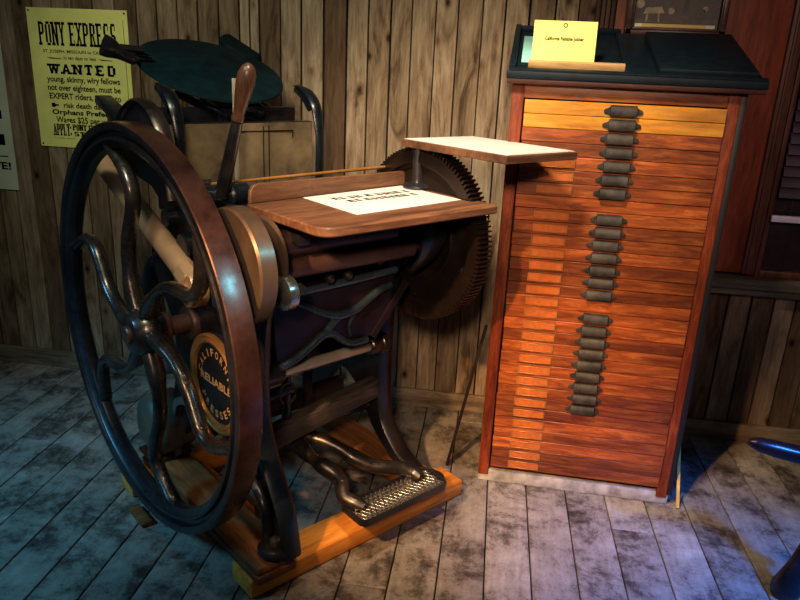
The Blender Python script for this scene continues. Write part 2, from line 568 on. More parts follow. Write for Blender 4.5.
# slab capitals for the wood-type lines: strokes in a 1 x 1 cell; s = serif at that end
GL = {
    'A': ([((0.08, 0), (0.5, 1), 1), ((0.5, 1), (0.92, 0), 0)], [((0.25, 0.36), (0.75, 0.36))], [(0.08, 0), (0.92, 0)]),
    'B': ([((0.2, 0), (0.2, 1), 0)], [], [(0.2, 0), (0.2, 1)]),
}


def slab_text(s, W_, H_, heavy=0.34, gap=0.16, thin=0.13):
    """wood type: every capital from thick uprights, thin bars and slab serifs"""
    # verts: list of (x0,y0,x1,y1,thick) ; bars: thin
    L = {
        'P': ([(.22, 0, .22, 1), (.80, .52, .80, .94)], [(.2, .94, .75, .94), (.2, .50, .75, .50)], [(.22, 0)]),
        'O': ([(.2, .12, .2, .88), (.8, .12, .8, .88)], [(.2, .95, .8, .95), (.2, .05, .8, .05)], []),
        'N': ([(.16, 0, .16, 1), (.2, 1, .8, 0), (.84, 0, .84, 1)], [], [(.16, 0), (.84, 1), (.1, 1)]),
        'Y': ([(.5, 0, .5, .5), (.5, .45, .16, 1), (.5, .45, .84, 1)], [], [(.5, 0), (.16, 1), (.84, 1)]),
        'E': ([(.22, 0, .22, 1)], [(.2, .94, .88, .94), (.2, .5, .7, .5), (.2, .06, .88, .06), (.86, .75, .86, .98), (.86, .02, .86, .25)], [(.22, 0), (.22, 1)]),
        'X': ([(.15, 0, .85, 1), (.15, 1, .85, 0)], [], [(.15, 0), (.85, 0), (.15, 1), (.85, 1)]),
        'R': ([(.22, 0, .22, 1), (.78, .55, .78, .93), (.55, .5, .86, 0)], [(.2, .94, .7, .94), (.2, .5, .7, .5)], [(.22, 0), (.86, 0)]),
        'S': ([(.24, .55, .24, .9), (.76, .1, .76, .48)], [(.2, .95, .8, .95), (.2, .52, .8, .48), (.2, .05, .8, .05), (.8, .7, .8, .98), (.2, .02, .2, .3)], []),
        'W': ([(.1, 1, .3, 0), (.3, 0, .5, .9), (.5, .9, .7, 0), (.7, 0, .9, 1)], [], [(.1, 1), (.5, 1), (.9, 1)]),
        'A': ([(.12, 0, .5, 1), (.5, 1, .88, 0)], [(.3, .34, .7, .34)], [(.12, 0), (.88, 0)]),
        'T': ([(.5, 0, .5, 1)], [(.08, .94, .92, .94), (.1, .7, .1, .98), (.9, .7, .9, .98)], [(.5, 0)]),
        'D': ([(.22, 0, .22, 1), (.8, .15, .8, .85)], [(.15, .94, .75, .94), (.15, .06, .75, .06)], []),
        'L': ([(.22, 0, .22, 1)], [(.1, .06, .88, .06), (.86, .02, .86, .32)], [(.22, 1), (.22, 0)]),
        ':': ([(.5, .08, .5, .28), (.5, .62, .5, .82)], [], []),
        'I': ([(.5, 0, .5, 1)], [], [(.5, 0), (.5, 1)]),
    }
    bm = BM()
    adv = [0.45 if c == ' ' else (0.4 if c in ':' else (1.25 if c == 'W' else (0.6 if c == 'I' else 1.0))) for c in s]
    tot = sum(a + gap for a in adv) - gap
    cw = W_ / tot
    x = 0.0

    def quad(x0, y0, x1, y1, hw_x, hw_y):
        d = Vector((x1 - x0, y1 - y0))
        if abs(d.x) < 1e-6:
            pts = [(x0 - hw_x, y0), (x0 + hw_x, y0), (x1 + hw_x, y1), (x1 - hw_x, y1)]
        elif abs(d.y) < 0.12 * H_:
            pts = [(x0, y0 - hw_y), (x1, y1 - hw_y), (x1, y1 + hw_y), (x0, y0 + hw_y)]
        else:
            pts = [(x0 - hw_x, y0), (x0 + hw_x, y0), (x1 + hw_x, y1), (x1 - hw_x, y1)]
        bm.faces.new([bm.verts.new((p[0], p[1], 0)) for p in pts])
    for c, a in zip(s, adv):
        w = cw * a
        if c in L:
            st, bars, ser = L[c]
            hw = heavy * cw * 0.5
            ty = thin * H_ * 0.5
            for (a0, b0, a1, b1) in st:
                quad(x + a0 * w, b0 * H_, x + a1 * w, b1 * H_, hw * (0.8 if a0 != a1 else 1), ty)
            for (a0, b0, a1, b1) in bars:
                if a0 == a1:
                    quad(x + a0 * w, b0 * H_, x + a1 * w, b1 * H_, hw * 0.35, ty)
                else:
                    quad(x + a0 * w, b0 * H_, x + a1 * w, b1 * H_, hw, ty)
            for (a0, b0) in ser:
                yy = b0 * H_ + (ty if b0 == 0 else -ty)
                quad(x + a0 * w - hw * 1.75, yy, x + a0 * w + hw * 1.75, yy, hw, ty)
        x += w + gap * cw
    return bm


def put(bm, t, origin, xdir, ydir, x, y, mi=0, lift=0.0):
    """place a flat lettering bmesh t into bm: its x along xdir, y along ydir, at (x,y) from origin"""
    X, Y = Vector(xdir).normalized(), Vector(ydir).normalized()
    Z = X.cross(Y)
    m = Matrix((X, Y, Z)).transposed().to_4x4()
    m.translation = Vector(origin) + X * x + Y * y + Z * lift
    merge(bm, t, m, mi)


# ================================================================ THE SETTING
def board_wall(name, edges, y, z0, z1, mat, th=0.02, gap=0.0075, seed=3, tones={}):
    rnd = random.Random(seed)
    bm = BM()
    lay = bm.loops.layers.float_color.new('tone')
    for a, b in zip(edges[:-1], edges[1:]):
        before = len(bm.faces)
        g = gap * rnd.uniform(0.4, 1.3)
        dy = rnd.uniform(-0.002, 0.002)
        box(bm, (a + g / 2, y + dy, z0), (b - g / 2, y + th + dy, z1), 0.0015, 1)
        c = (rnd.random(), rnd.random(), rnd.random(), 1)
        for tx, tv in tones.items():
            if a < tx < b: c = (tv, c[1], c[2], 1)
        bm.faces.ensure_lookup_table()
        for f in bm.faces[before:]:
            for l in f.loops:
                l[lay] = c
    # backing behind the gaps
    before = len(bm.faces)
    box(bm, (edges[0], y + th + 0.003, z0), (edges[-1], y + th + 0.03, z1), 0, mi=1)
    o = build(name, bm, [mat, M['gap']], smooth=0)
    return tag(o, kind='structure')


we = [-1.627, -1.534, -1.442, -1.350, -1.258, -1.165, -1.122, -1.078, -0.987, -0.898, -0.801, -0.702, -0.613, -0.520,
      -0.433, -0.338, -0.247, -0.150, -0.062]
rnd = random.Random(11)
x = we[0]
while x > -4.2:
    x -= rnd.choice([0.088, 0.092, 0.096, 0.1])
    we.insert(0, x)
x = we[-1]
while x < 2.8:
    x += rnd.choice([0.088, 0.092, 0.096, 0.1])
    we.append(x)
wy = 3.046
board_wall('wall_back', [e * wy / 3.026 for e in we], wy, 0.0, 2.9, M['barn'], tones={-0.76: 0.0, -0.95: 0.9, -0.86: 0.95, -0.66: 0.8, -1.04: 0.1, -1.4: 0.4, -1.49: 0.45, -1.58: 0.35, -0.57: 0.55, -0.48: 0.75, -0.39: 0.6, -0.29: 0.85, -1.67: 0.1, -1.9: 0.2, -2.2: 0.1})

# floor: planks 0.15 m wide running almost straight away from the camera
bm = BM()
lay = bm.loops.layers.float_color.new('tone')
rnd = random.Random(5)
fx = 0.042 + 0.0173 * 2
k0, k1 = -30, 19
for k in range(k0, k1):
    a = fx + 0.15 * k
    cuts = [-0.6]
    while cuts[-1] < 3.09:
        cuts.append(min(3.09, cuts[-1] + rnd.uniform(1.1, 2.3)))
    if k == -10: cuts = [-0.6, 1.95, 3.09]
    for c0, c1 in zip(cuts[:-1], cuts[1:]):
        before = len(bm.faces)
        box(bm, (a + 0.0022, c0 + 0.001, -0.03), (a + 0.15 - 0.0022, c1 - 0.001, rnd.uniform(-0.0015, 0.0)), 0.002, 1)
        c = (rnd.random(), rnd.random(), rnd.random(), 1)
        bm.faces.ensure_lookup_table()
        for f in bm.faces[before:]:
            for l in f.loops:
                l[lay] = c
box(bm, (fx + 0.15 * k0, -0.6, -0.06), (fx + 0.15 * k1, 3.12, -0.034), 0, mi=1)
bmesh.ops.transform(bm, matrix=Matrix.Rotation(0.0173, 4, 'Z'), verts=bm.verts[:])
fl = build('floor', bm, [M['floor'], M['gap']], smooth=0)
tag(fl, kind='structure')

bm = BM()
box(bm, (-4.2, 3.026, 0.0), (0.8, 3.044, 0.088), 0.003)
box(bm, (0.802, 3.026, 0.0), (2.7, 3.044, 0.088), 0.003)
tag(build('baseboard_back', bm, M['base']), kind='structure')

# window with its red stained panelling, right of the cabinet
bm = BM()
box(bm, (0.36, 3.004, 0.79), (1.00, 3.044, 2.9), 0.003)
tag(build('trim_1', bm, M['redpanel']), kind='structure')
bm = BM()
box(bm, (0.995, 2.985, 0.79), (1.045, 3.044, 2.9), 0.004)
box(bm, (1.008, 2.978, 0.79), (1.022, 2.99, 2.9), 0.004)
tag(build('trim_2', bm, M['redtrim']), kind='structure')
bm = BM()
box(bm, (0.72, 2.955, 0.735), (2.3, 3.044, 0.778), 0.004)
box(bm, (0.74, 2.985, 0.70), (2.3, 3.044, 0.735), 0.004)
tag(build('trim_3', bm, M['ledge']), kind='structure')
win = empty('window_1', (1.05, 3.03, 0.78))
tag(win, kind='structure')
bm = BM()
box(bm, (0, 0.0, 0), (1.0, 0.012, 2.1), 0)
tag(build('window_pane', bm, M['plum'], win), 'dark reflecting pane')
bm = BM()
box(bm, (0, -0.035, 0), (0.02, 0.0, 2.1), 0.003)
box(bm, (0.0, -0.03, 0.0), (1.0, 0.0, 0.03), 0.003)
build('window_frame', bm, M['redtrim'], win)
blind = empty('window_blind', (1.072, 2.995, 1.02))
tag(blind, 'dark slatted window blind with a white bottom rail, right of the type cabinet', 'blind')
bm = BM()
for i in range(40):
    z = 0.14 + i * 0.042
    plate(bm, [(0.0, z), (-0.010, z - 0.010), (-0.018, z - 0.026), (-0.022, z - 0.043), (-0.019, z - 0.042), (-0.015, z - 0.026), (-0.007, z - 0.011), (0.002, z - 0.002)], 0.0, 0.9, 'x')
s = build('slats', bm, M['blind'], blind)
bm = BM()
box(bm, (-0.012, -0.03, 0.0), (0.9, -0.008, 0.026), 0.003)
build('bottom_rail', bm, M['rail'], blind)
for x in (0.06, 0.5):
    bm = BM()
    cyl(bm, (x, -0.012, 0.02), (x, -0.012, 1.8), 0.0012, n=6)
    build('cord', bm, M['blind'], blind)

# ================================================================ POSTERS ON THE WALL
PX0, PX1, PZ0, PZ1 = -2.150, -1.676, 1.124, 1.722
py = 3.037
pos = empty('pony_poster', (PX0, py, PZ0))
tag(pos, 'yellow Pony Express wanted poster with black wood-type lettering pinned on the board wall', 'poster')
pw, ph = PX1 - PX0, PZ1 - PZ0
bm = BM()
box(bm, (0, 0, 0), (pw, 0.003, ph), 0)
build('paper_sheet', bm, M['poster'], pos, smooth=0)
bm = BM()
zf = lambda f: ph * (1 - f)
X, Y = (1, 0, 0), (0, 0, 1)
O0 = (0, -0.0012, 0)
put(bm, slab_text('PONY EXPRESS', 0.368, 0.098, heavy=0.34, thin=0.11), O0, X, Y, 0.049, zf(0.258))
put(bm, text_bm('ST. JOSEPH, MISSOURI to CALIFORNIA', bold=0.012, width=0.36, height=0.017), O0, X, Y, 0.062, zf(0.316))
put(bm, text_bm('in ten days or less', bold=0.012, width=0.155, height=0.019), O0, X, Y, 0.158, zf(0.362))
for a, b in ((0.075, 0.148), (0.322, 0.39)):
    bm.faces.new([bm.verts.new(v) for v in ((a, -0.0012, zf(.342)), (b, -0.0012, zf(.348)), (b, -0.0012, zf(.352)), (a + .02, -0.0012, zf(.352)))])
put(bm, slab_text('WANTED', 0.325, 0.042, heavy=0.30, gap=0.28, thin=0.22), O0, X, Y, 0.078, zf(0.458))
for s_, a, b, f, h in (('young, skinny, wiry fellows', 0.066, 0.418, 0.520, 0.034), ('not over eighteen, must be', 0.066, 0.418, 0.582, 0.034),
                       ('EXPERT riders, willing to', 0.070, 0.418, 0.644, 0.034), ('risk death daily', 0.135, 0.345, 0.706, 0.030),
                       ):
    put(bm, text_bm(s_, bold=0.022, width=b - a, height=h), O0, X, Y, a, zf(f) - 0.006)
put(bm, text_bm('Orphans Preferred', bold=0.03, width=0.335, height=0.029), O0, X, Y, 0.075, zf(0.756) - 0.006)
put(bm, text_bm('Wages $25 per week', bold=0.02, width=0.30, height=0.036), O0, X, Y, 0.09, zf(0.822) - 0.004)
put(bm, slab_text('APPLY:', 0.088, 0.052, heavy=0.42, thin=0.10, gap=0.12), O0, X, Y, 0.072, zf(0.912))
put(bm, slab_text('PONY EXPRESS', 0.20, 0.026, heavy=0.42, thin=0.14, gap=0.12), O0, X, Y, 0.168, zf(0.868))
put(bm, slab_text('STABLES', 0.20, 0.020, heavy=0.42, thin=0.14, gap=0.12), O0, X, Y, 0.172, zf(0.912))
put(bm, text_bm('ST. JOSEPH, MISSOURI', width=0.10, height=0.005), O0, X, Y, 0.075, zf(0.938))
# two pointing hands
for sx, xx in ((1, 0.075), (-1, 0.408)):
    pts = [(0, 0), (0.016, -0.002), (0.020, 0.004), (0.036, 0.006), (0.036, 0.011), (0.020, 0.012), (0.016, 0.018), (0, 0.016)]
    bm.faces.new([bm.verts.new((xx + sx * p[0], -0.0012, zf(0.70) + p[1])) for p in pts])
bm.faces.new([bm.verts.new(v) for v in ((pw - .0215, -.0012, .06), (pw - .0195, -.0012, .06), (pw - .0195, -.0012, ph - .04), (pw - .0215, -.0012, ph - .04))])  # thin dark strip painted as the shadow along the curled right edge
build('lettering', bm, M['ink'], pos, smooth=0)
for a, b in ((0.012, 0.012), (pw - 0.012, ph - 0.012), (0.012, ph - 0.012)):
    bm = BM()
    cyl(bm, (a, -0.003, b), (a, 0, b), 0.004, n=10)
    build('tack', bm, M['steel'], pos)

pos2 = empty('cream_poster', (-2.72, py, 0.905))
tag(pos2, 'pale cream poster at the left edge, lower than the yellow one', 'poster')
bm = BM()
box(bm, (0, 0, 0), (0.425, 0.003, 0.68), 0)
build('paper_sheet', bm, M['poster2'], pos2, smooth=0)
bm = BM()
put(bm, text_bm('ALIVE!', bold=0.03, width=0.20, height=0.036), O0, X, Y, 0.20, 0.095)
for a, b, c, d in ((0.10, 0.385, 0.33, 0.37), (0.10, 0.385, 0.21, 0.26), (0.3, 0.39, 0.155, 0.16)):
    bm.faces.new([bm.verts.new(v) for v in ((a, -.0012, c), (b, -.0012, c), (b, -.0012, d), (a, -.0012, d))])
build('lettering', bm, M['ink'], pos2, smooth=0)

# ================================================================ TYPE CABINET
CR = -0.0183
cabn = empty('type_cabinet', (-0.007, 2.454, 0.0), CR)
tag(cabn, 'tall orange-brown wooden type cabinet with thirty-one shallow drawers and a sloping black top', 'cabinet')
CW, CD, CH = 0.724, 0.50, 1.512
for nm, lo, hi in (('corner_post', (0.0, 0.0, 0.03), (0.040, 0.03, CH)), ('corner_post', (CW - 0.046, 0.0, 0.03), (CW - 0.008, 0.03, CH)),
                   ('corner_post', (0.0, 0.45, 0.03), (0.04, CD, CH + 0.1)), ('corner_post', (CW - 0.04, 0.45, 0.03), (CW, CD, CH + 0.1)),
                   ('side_panel', (0.008, 0.03, 0.04), (0.024, CD - 0.02, CH)), ('side_panel', (CW - 0.024, 0.03, 0.04), (CW - 0.008, CD - 0.02, CH)),
                   ('back_panel', (0.02, CD - 0.02, 0.04), (CW - 0.02, CD - 0.008, CH + 0.08)), ('bottom_panel', (0.02, 0.04, 0.04), (CW - 0.02, CD - 0.01, 0.055))):
    bm = BM()
    box(bm, lo, hi, 0.003)
    build(nm, bm, M['cab'], cabn)
bm = BM()
box(bm, (CW - 0.008, 0.004, 0.04), (CW + 0.012, 0.028, CH), 0.002)
build('edge_strip', bm, M['rubber'], cabn, )['label'] = 'dark painted edge strip'
bm = BM()
box(bm, (0.040, 0.004, 1.466), (CW - 0.040, 0.03, CH), 0.002)
build('top_rail', bm, M['cabrail'], cabn)
bm = BM()
box(bm, (0.036, 0.03, 0.06), (CW - 0.036, 0.04, 1.47), 0)
build('dust_back', bm, M['gap'], cabn)
bm = BM()
box(bm, (0.0, 0.006, 0.0), (CW, 0.03, 0.05), 0.003)
box(bm, (0.0, 0.03, 0.0), (0.03, CD, 0.04), 0.003)
box(bm, (CW - 0.03, 0.03, 0.0), (CW, CD, 0.04), 0.003)
build('toe_rail', bm, M['toe'], cabn)

handles = set(range(0, 7)) | set(range(8, 15)) | set(range(16, 25))
LAB = (set(range(4, 31)) | {10}) - {7}
bmd = BM()
box(bmd, (0, -0.006, -0.0216), (0.634, 0.012, 0.0216), 0.0012, 1)
drawer0 = build('drawer', bmd, M['drawer'], cabn)
dmesh = drawer0.data
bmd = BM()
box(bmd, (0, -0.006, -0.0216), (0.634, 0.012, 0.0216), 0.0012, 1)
tmp = build('drawer', bmd, M['drawer_warm_lit'], cabn)
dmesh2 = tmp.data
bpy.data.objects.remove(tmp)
# cup pull: hooded body between two pointed ears
bmh = BM()
plate(bmh, [(-0.006, -0.0165), (-0.024, -0.0165), (-0.027, -0.006), (-0.022, 0.012), (-0.016, 0.0165), (-0.006, 0.0175)], -0.042, 0.042, 'x', bev=0.001)
for s_ in (-1, 1):
    plate(bmh, [(s_ * 0.040, -0.013), (s_ * 0.050, -0.011), (s_ * 0.060, -0.008), (s_ * 0.062, -0.001), (s_ * 0.058, 0.004), (s_ * 0.050, 0.007), (s_ * 0.040, 0.014)], -0.012, -0.006, 'y', bev=0.001)
    cyl(bmh, (s_ * 0.051, -0.0145, -0.002), (s_ * 0.051, -0.010, -0.002), 0.004, n=10)
h0 = build('handle', bmh, M['pull'], drawer0, (0.317, 0, 0))
bml = BM()
box(bml, (0.004, -0.0085, -0.0125), (0.114, -0.006, 0.0125), 0.0008, 1)
l0 = build('paper_label', bml, M['label'], drawer0, (0.066, 0, 0), smooth=0)
bmf = BM()
for lo, hi in (((0, -.010, -.0145), (.118, -.006, -.0125)), ((0, -.010, .0125), (.118, -.006, .0145)), ((0, -.010, -.0145), (.004, -.006, .0145)), ((.114, -.010, -.0145), (.118, -.006, .0145))):
    box(bmf, lo, hi, 0.0008, 1)
lf0 = build('label_holder', bmf, M['labelframe'], drawer0, (0.066, 0, 0))
rnd = random.Random(4)
for i in range(31):
    d = drawer0 if i == 0 else drawer0.copy()
    d.data = dmesh
    if 'label' in d: del d['label']
    if i:
        COL.objects.link(d)
        d.parent = cabn
    d.location = (0.046 + rnd.uniform(-0.0015, 0.0015), rnd.uniform(-0.002, 0.002), 1.440 - 0.0448 * i)
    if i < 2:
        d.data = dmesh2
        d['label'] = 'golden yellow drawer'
    for src, need in ((h0, i in handles), (l0, i in LAB), (lf0, i in LAB)):
        if not need:
            continue
        if i == 0:
            continue
        c = src.copy()
        COL.objects.link(c)
        c.parent = d
        c.location = (src.location.x, src.location.y, src.location.z)
# the first drawer carries no label in the photo
for o in (l0, lf0):
    bpy.data.objects.remove(o)
# bare pull marks on the lowest drawers are old worn plates
# sloping black top
SL = math.atan2(0.158, 0.51)
topz = 1.528
top = empty('sloping_top', (0, 0, 0), 0, cabn)
bm = BM()
box(bm, (-0.022, -0.036, CH + 0.014), (CW + 0.056, 0.0, CH + 0.040), 0.003)
TM = Matrix.Translation((0, -0.034, CH + 0.030)) @ Matrix.Rotation(SL, 4, 'X')
TL_ = 0.525
box(bm, (-0.016, 0.0, -0.014), (CW + 0.052, TL_, 0.0), 0.002, mat=TM)
# wedge sides
for xx in (-0.016, CW + 0.036):
    plate(bm, [(-0.03, CH + 0.01), (CD, CH + 0.01), (CD, CH + 0.165), (-0.03, CH + 0.02)], xx, xx + 0.016, 'x')
plate(bm, [(-0.01, CH + 0.01), (CW + 0.05, CH + 0.01), (CW + 0.05, CH + 0.160), (-0.01, CH + 0.160)], CD - 0.012, CD, 'y')
bpy.data.objects.remove(top)
deck = build('sloping_top', bm, M['navy'], cabn)
bm = BM()
box(bm, (-0.018, -0.032, CH - 0.002), (CW + 0.052, CD, CH + 0.0145), 0.003)
build('top_moulding', bm, M['moulding'], deck)
bm = BM()
# raised borders of the two bays
for lo, hi in (((-0.016, 0.0, 0.0), (CW + 0.052, 0.022, 0.014)), ((-0.016, 0.022, 0.0), (0.004, TL_, 0.022)), ((0.352, 0.022, 0.0), (0.372, TL_, 0.014)),
               ((-0.016, TL_ - 0.02, 0.0), (0.372, TL_, 0.018))):
    box(bm, lo, hi, 0.002, mat=TM)
build('tray_border', bm, M['navy'], deck)
bm = BM()
box(bm, (0.455, 0.03, 0.0), (CW + 0.03, TL_ - 0.05, 0.026), 0.006, mat=TM)
pan = build('copy_board', bm, M['navy'], deck)

# things on the cabinet top (world positions)
CM = Matrix.Translation(cabn.location) @ Matrix.Rotation(CR, 4, 'Z') @ TM
strip_e = BM()
box(strip_e, (0.044, 0.052, 0.0), (0.352, 0.072, 0.024), 0.002)
so = build('wooden_strip', strip_e, M['strip'])
so.matrix_world = CM @ Matrix.Translation((0, 0, 0.0005))
tag(so, 'honey-coloured wooden strip lying along the front of the left tray on the cabinet top', 'strip')
ce = bpy.data.objects.new('sign_card', None)
COL.objects.link(ce)
ce.empty_display_size = 0.05
ce.matrix_world = CM @ Matrix.Translation((0.052, 0.080, 0.001)) @ Matrix.Rotation(R_(62) , 4, 'X')
tag(ce, 'small yellow card with one line of brown lettering standing on the cabinet top', 'sign')
bm = BM()
box(bm, (0, 0, -0.0015), (0.203, 0.146, 0), 0)
build('card_sheet', bm, M['card'], ce, smooth=0)
bm = BM()
t = text_bm('California Reliable Jobber', bold=0.035, width=0.126, height=0.016)
put(bm, t, (0, 0, 0.0008), (1, 0, 0), (0, 1, 0), 0.038, 0.080)
build('lettering', bm, M['brownink'], ce, smooth=0)
bm = BM()
for a in range(16):
    a0, a1 = 2 * PI * a / 16, 2 * PI * (a + 1) / 16
    bm.faces.new([bm.verts.new((0.101 + r * math.cos(t_), 0.132 + r * math.sin(t_), 0.0008)) for r, t_ in ((0.0045, a0), (0.0075, a0), (0.0075, a1), (0.0045, a1))])
build('emblem', bm, M['brownink'], ce, smooth=0)
gl = BM()
box(gl, (0.006, 0.11, 0.0), (0.20, 0.42, 0.004), 0.001, mat=Matrix.Translation((0.014, 0.0, 0.002)))
go = build('glass_sheet', gl, M['glass'])
go.matrix_world = CM
tag(go, 'pale green glass sheet lying in the left tray behind the yellow card', 'glass')

# framed old photograph behind the cabinet top
pf = empty('framed_photograph', (0.395, 2.972, 1.697))
tag(pf, 'brown framed old black and white photograph on the wall above the type cabinet', 'picture')
FW, FH = 0.368, 0.30
bm = BM()
for lo, hi in (((0, 0, 0), (FW, 0.026, 0.028)), ((0, 0, FH - 0.028), (FW, 0.026, FH)), ((0, 0, 0.0), (0.028, 0.026, FH)), ((FW - 0.028, 0, 0), (FW, 0.026, FH))):
    box(bm, lo, hi, 0.005)
for lo, hi in (((.02, -.006, .02), (FW - .02, 0.01, .030)), ((.02, -.006, .02), (.030, .01, FH - .02)), ((FW - .030, -.006, .02), (FW - .02, .01, FH - .02))):
    box(bm, lo, hi, 0.003)
build('frame', bm, M['picframe'], pf)
bm = BM()
box(bm, (0.02, 0.012, 0.02), (FW - 0.02, 0.018, FH - 0.02), 0)
ph_ = build('print', bm, M['photo'], pf, smooth=0)
bm = BM()
ya = 0.0108
def flat(bm, pts, y=ya, mi=0):
    bm.faces.new([bm.verts.new((p[0], y, p[1])) for p in pts]).material_index = mi
flat(bm, [(0.062, 0.078), (0.140, 0.082), (0.128, 0.104), (0.072, 0.100)])
flat(bm, ring_pts(0.048, 0.112, 0.016, 10))
flat(bm, [(0.072, 0.05), (0.078, 0.05), (0.082, 0.078), (0.074, 0.078)])
flat(bm, [(0.118, 0.05), (0.124, 0.05), (0.122, 0.08), (0.116, 0.08)])
flat(bm, ring_pts(0.163, 0.090, 0.012, 10))
flat(bm, [(0.205, 0.06), (0.228, 0.06), (0.224, 0.14), (0.210, 0.14)], mi=1)
flat(bm, ring_pts(0.216, 0.150, 0.011, 10))
flat(bm, ring_pts(0.272, 0.082, 0.018, 9), mi=1)
flat(bm, ring_pts(0.285, 0.10, 0.010, 9))
flat(bm, [(0.035, 0.048), (0.33, 0.048), (0.33, 0.066), (0.19, 0.060), (0.035, 0.058)], y=ya + 0.0006, mi=1)
build('figures', bm, [M['photolight'], M['photomid']], pf, smooth=0)
bm = BM()
flat(bm, [(0.036, 0.032), (0.062, 0.032), (0.062, 0.044), (0.036, 0.044)], mi=1)
flat(bm, [(0.062, 0.032), (0.296, 0.032), (0.296, 0.044), (0.062, 0.044)])
flat(bm, [(0.296, 0.032), (0.328, 0.032), (0.328, 0.044), (0.296, 0.044)], mi=1)
build('caption', bm, [M['caption'], M['captionend']], pf, smooth=0)

# stack of dark slats standing behind the cabinet, left of the picture
bm = BM()
for i in range(5):
    box(bm, (0.285 + i * 0.0185, 3.005 - 0.004 * (i % 2), 1.60), (0.300 + i * 0.0185, 3.042, 2.2 - 0.05 * (i % 3)), 0.002)
box(bm, (0.285, 3.02, 1.60), (0.375, 3.042, 2.2), 0)
so = build('slatted_rack', bm, M['slats'])
tag(so, 'dark red-brown slatted board on the wall between the yellow card and the framed picture', 'board')

# thin sticks leaning at the cabinet
bm = BM()
pa, pb = Vector((-0.136, 2.537, 0.004)), Vector((-0.026, 2.60, 0.60))
tube(bm, [pa, (pa + pb) / 2, pb], 0.017, n=4, k=1, sx=0.5, sy=1.1, upv=(0, 1, 0), square=True)
so = build('perforated_bar', bm, M['maroon'])
tag(so, 'thin dark bar with small holes leaning against the left side of the type cabinet', 'bar')
for i in range(14):
    bm = BM()
    c = pa + (pb - pa) * (0.05 + 0.065 * i)
    cyl(bm, c + Vector((0, -0.0075, 0)), c + Vector((0, -0.004, 0)), 0.0025, n=8)
    build('rivet', bm, M['steel'], so)
bm = BM()
pa, pb = Vector((0.752, 2.425, 0.004)), Vector((0.742, 2.60, 0.36))
tube(bm, [pa, pb], 0.008, n=4, k=1, sx=1.0, sy=0.6, upv=(0, 0, 1), square=True)
so = build('yellow_lath', bm, M['yellowlath'])
tag(so, 'thin yellow lath leaning on the floor at the right side of the type cabinet', 'lath')


# ================================================================ THE PRINTING PRESS
# its own frame: x runs along the shafts from the flywheel to the gear, y towards the back, z up
AN = R_(50)
PO = (-0.642, 1.648, 0.0)
PMX = Matrix.Translation(PO) @ Matrix.Rotation(AN, 4, 'Z')


def on_press(name, bm, mat, label, cat, group=None, loc=(0, 0, 0), smooth=40):
    """a separate thing placed in the press's frame"""
    o = build(name, bm, mat, smooth=smooth)
    o.matrix_world = PMX @ Matrix.Translation(loc)
    return tag(o, label, cat, group)


# timbers under the press
bm = BM()
box(bm, (-0.004, 0.0, 0.0), (0.905, 0.125, 0.064), 0.008)
on_press('base_timber', bm, M['timber'], 'bright orange front timber lying on the floor under the press and its treadle', 'timber', 'planks and timbers under the press')
for y0, y1, z0, z1, lab, x0 in ((-0.03, 0.84, 0.0645, 0.092, 'long dark plank under the left foot of the press, lower of the two', 0.0),
                          (-0.022, 0.82, 0.0925, 0.119, 'dark worn plank directly under the left foot of the press, upper of the two', 0.004)):
    bm = BM()
    box(bm, (0, 0, z0), (y1 - y0, 0.135 - x0, z1), 0.007)
    o = build('foot_plank', bm, M['oldtimber'])
    o.matrix_world = PMX @ Matrix.Translation((0.138, y0, 0)) @ Matrix.Rotation(PI / 2, 4, 'Z')
    tag(o, lab, 'timber', 'planks and timbers under the press')
for y0, y1, z0, z1, lab in ((0.02, 0.84, 0.0645, 0.119, 'dark plank under the right foot of the press'),):
    bm = BM()
    box(bm, (0, 0, z0), (y1 - y0, 0.13, z1), 0.007)
    o = build('foot_plank', bm, M['oldtimber'])
    o.matrix_world = PMX @ Matrix.Translation((0.80, y0, 0)) @ Matrix.Rotation(PI / 2, 4, 'Z')
    tag(o, lab, 'timber', 'planks and timbers under the press')
bm = BM()
box(bm, (-0.085, 0.72, 0.0), (0.88, 0.835, 0.064), 0.012)
on_press('base_timber', bm, M['timber'], 'orange rear timber under the back of the press, its end showing left of the flywheel', 'timber', 'planks and timbers under the press')
bm = BM()
box(bm, (0.145, 0.33, 0.0), (0.20, 0.70, 0.06), 0.005)
on_press('base_timber', bm, M['timber'], 'short orange timber strip on the floor seen through the flywheel beside the dark planks', 'timber', 'planks and timbers under the press')

press = empty('printing_press', PO, AN)
tag(press, 'black cast-iron treadle printing press with a big flywheel, ink disc and wooden feed boards', 'printing press')


def pp(name, bm, mat, parent=None, label=None, smooth=40):
    o = build(name, bm, mat, parent or press, smooth=smooth)
    if label: o['label'] = label
    return o


# ---- side frames
outline = [(-0.045, 0.119), (0.075, 0.119), (0.083, 0.16), (0.098, 0.25), (0.135, 0.34), (0.20, 0.40), (0.30, 0.37), (0.42, 0.36), (0.52, 0.40),
           (0.60, 0.33), (0.66, 0.22), (0.685, 0.119), (0.80, 0.119), (0.79, 0.17), (0.745, 0.30), (0.70, 0.46), (0.68, 0.60), (0.72, 0.70), (0.80, 0.78),
           (0.84, 0.88), (0.80, 0.97), (0.72, 0.99), (0.66, 1.02), (0.64, 1.12), (0.655, 1.20), (0.60, 1.24), (0.53, 1.20), (0.48, 1.12), (0.38, 1.10), (0.28, 1.13), (0.18, 1.13), (0.09, 1.09),
           (0.045, 1.02), (0.05, 0.93), (0.10, 0.85), (0.12, 0.72), (0.125, 0.60), (0.115, 0.50), (0.085, 0.42), (0.035, 0.34), (-0.01, 0.26), (-0.03, 0.18)]
outl = [(a, b) for a, b, *_ in [p for p in spline(outline, 3)]]
hole = ring_pts(0.60, 0.86, 0.072, 20)
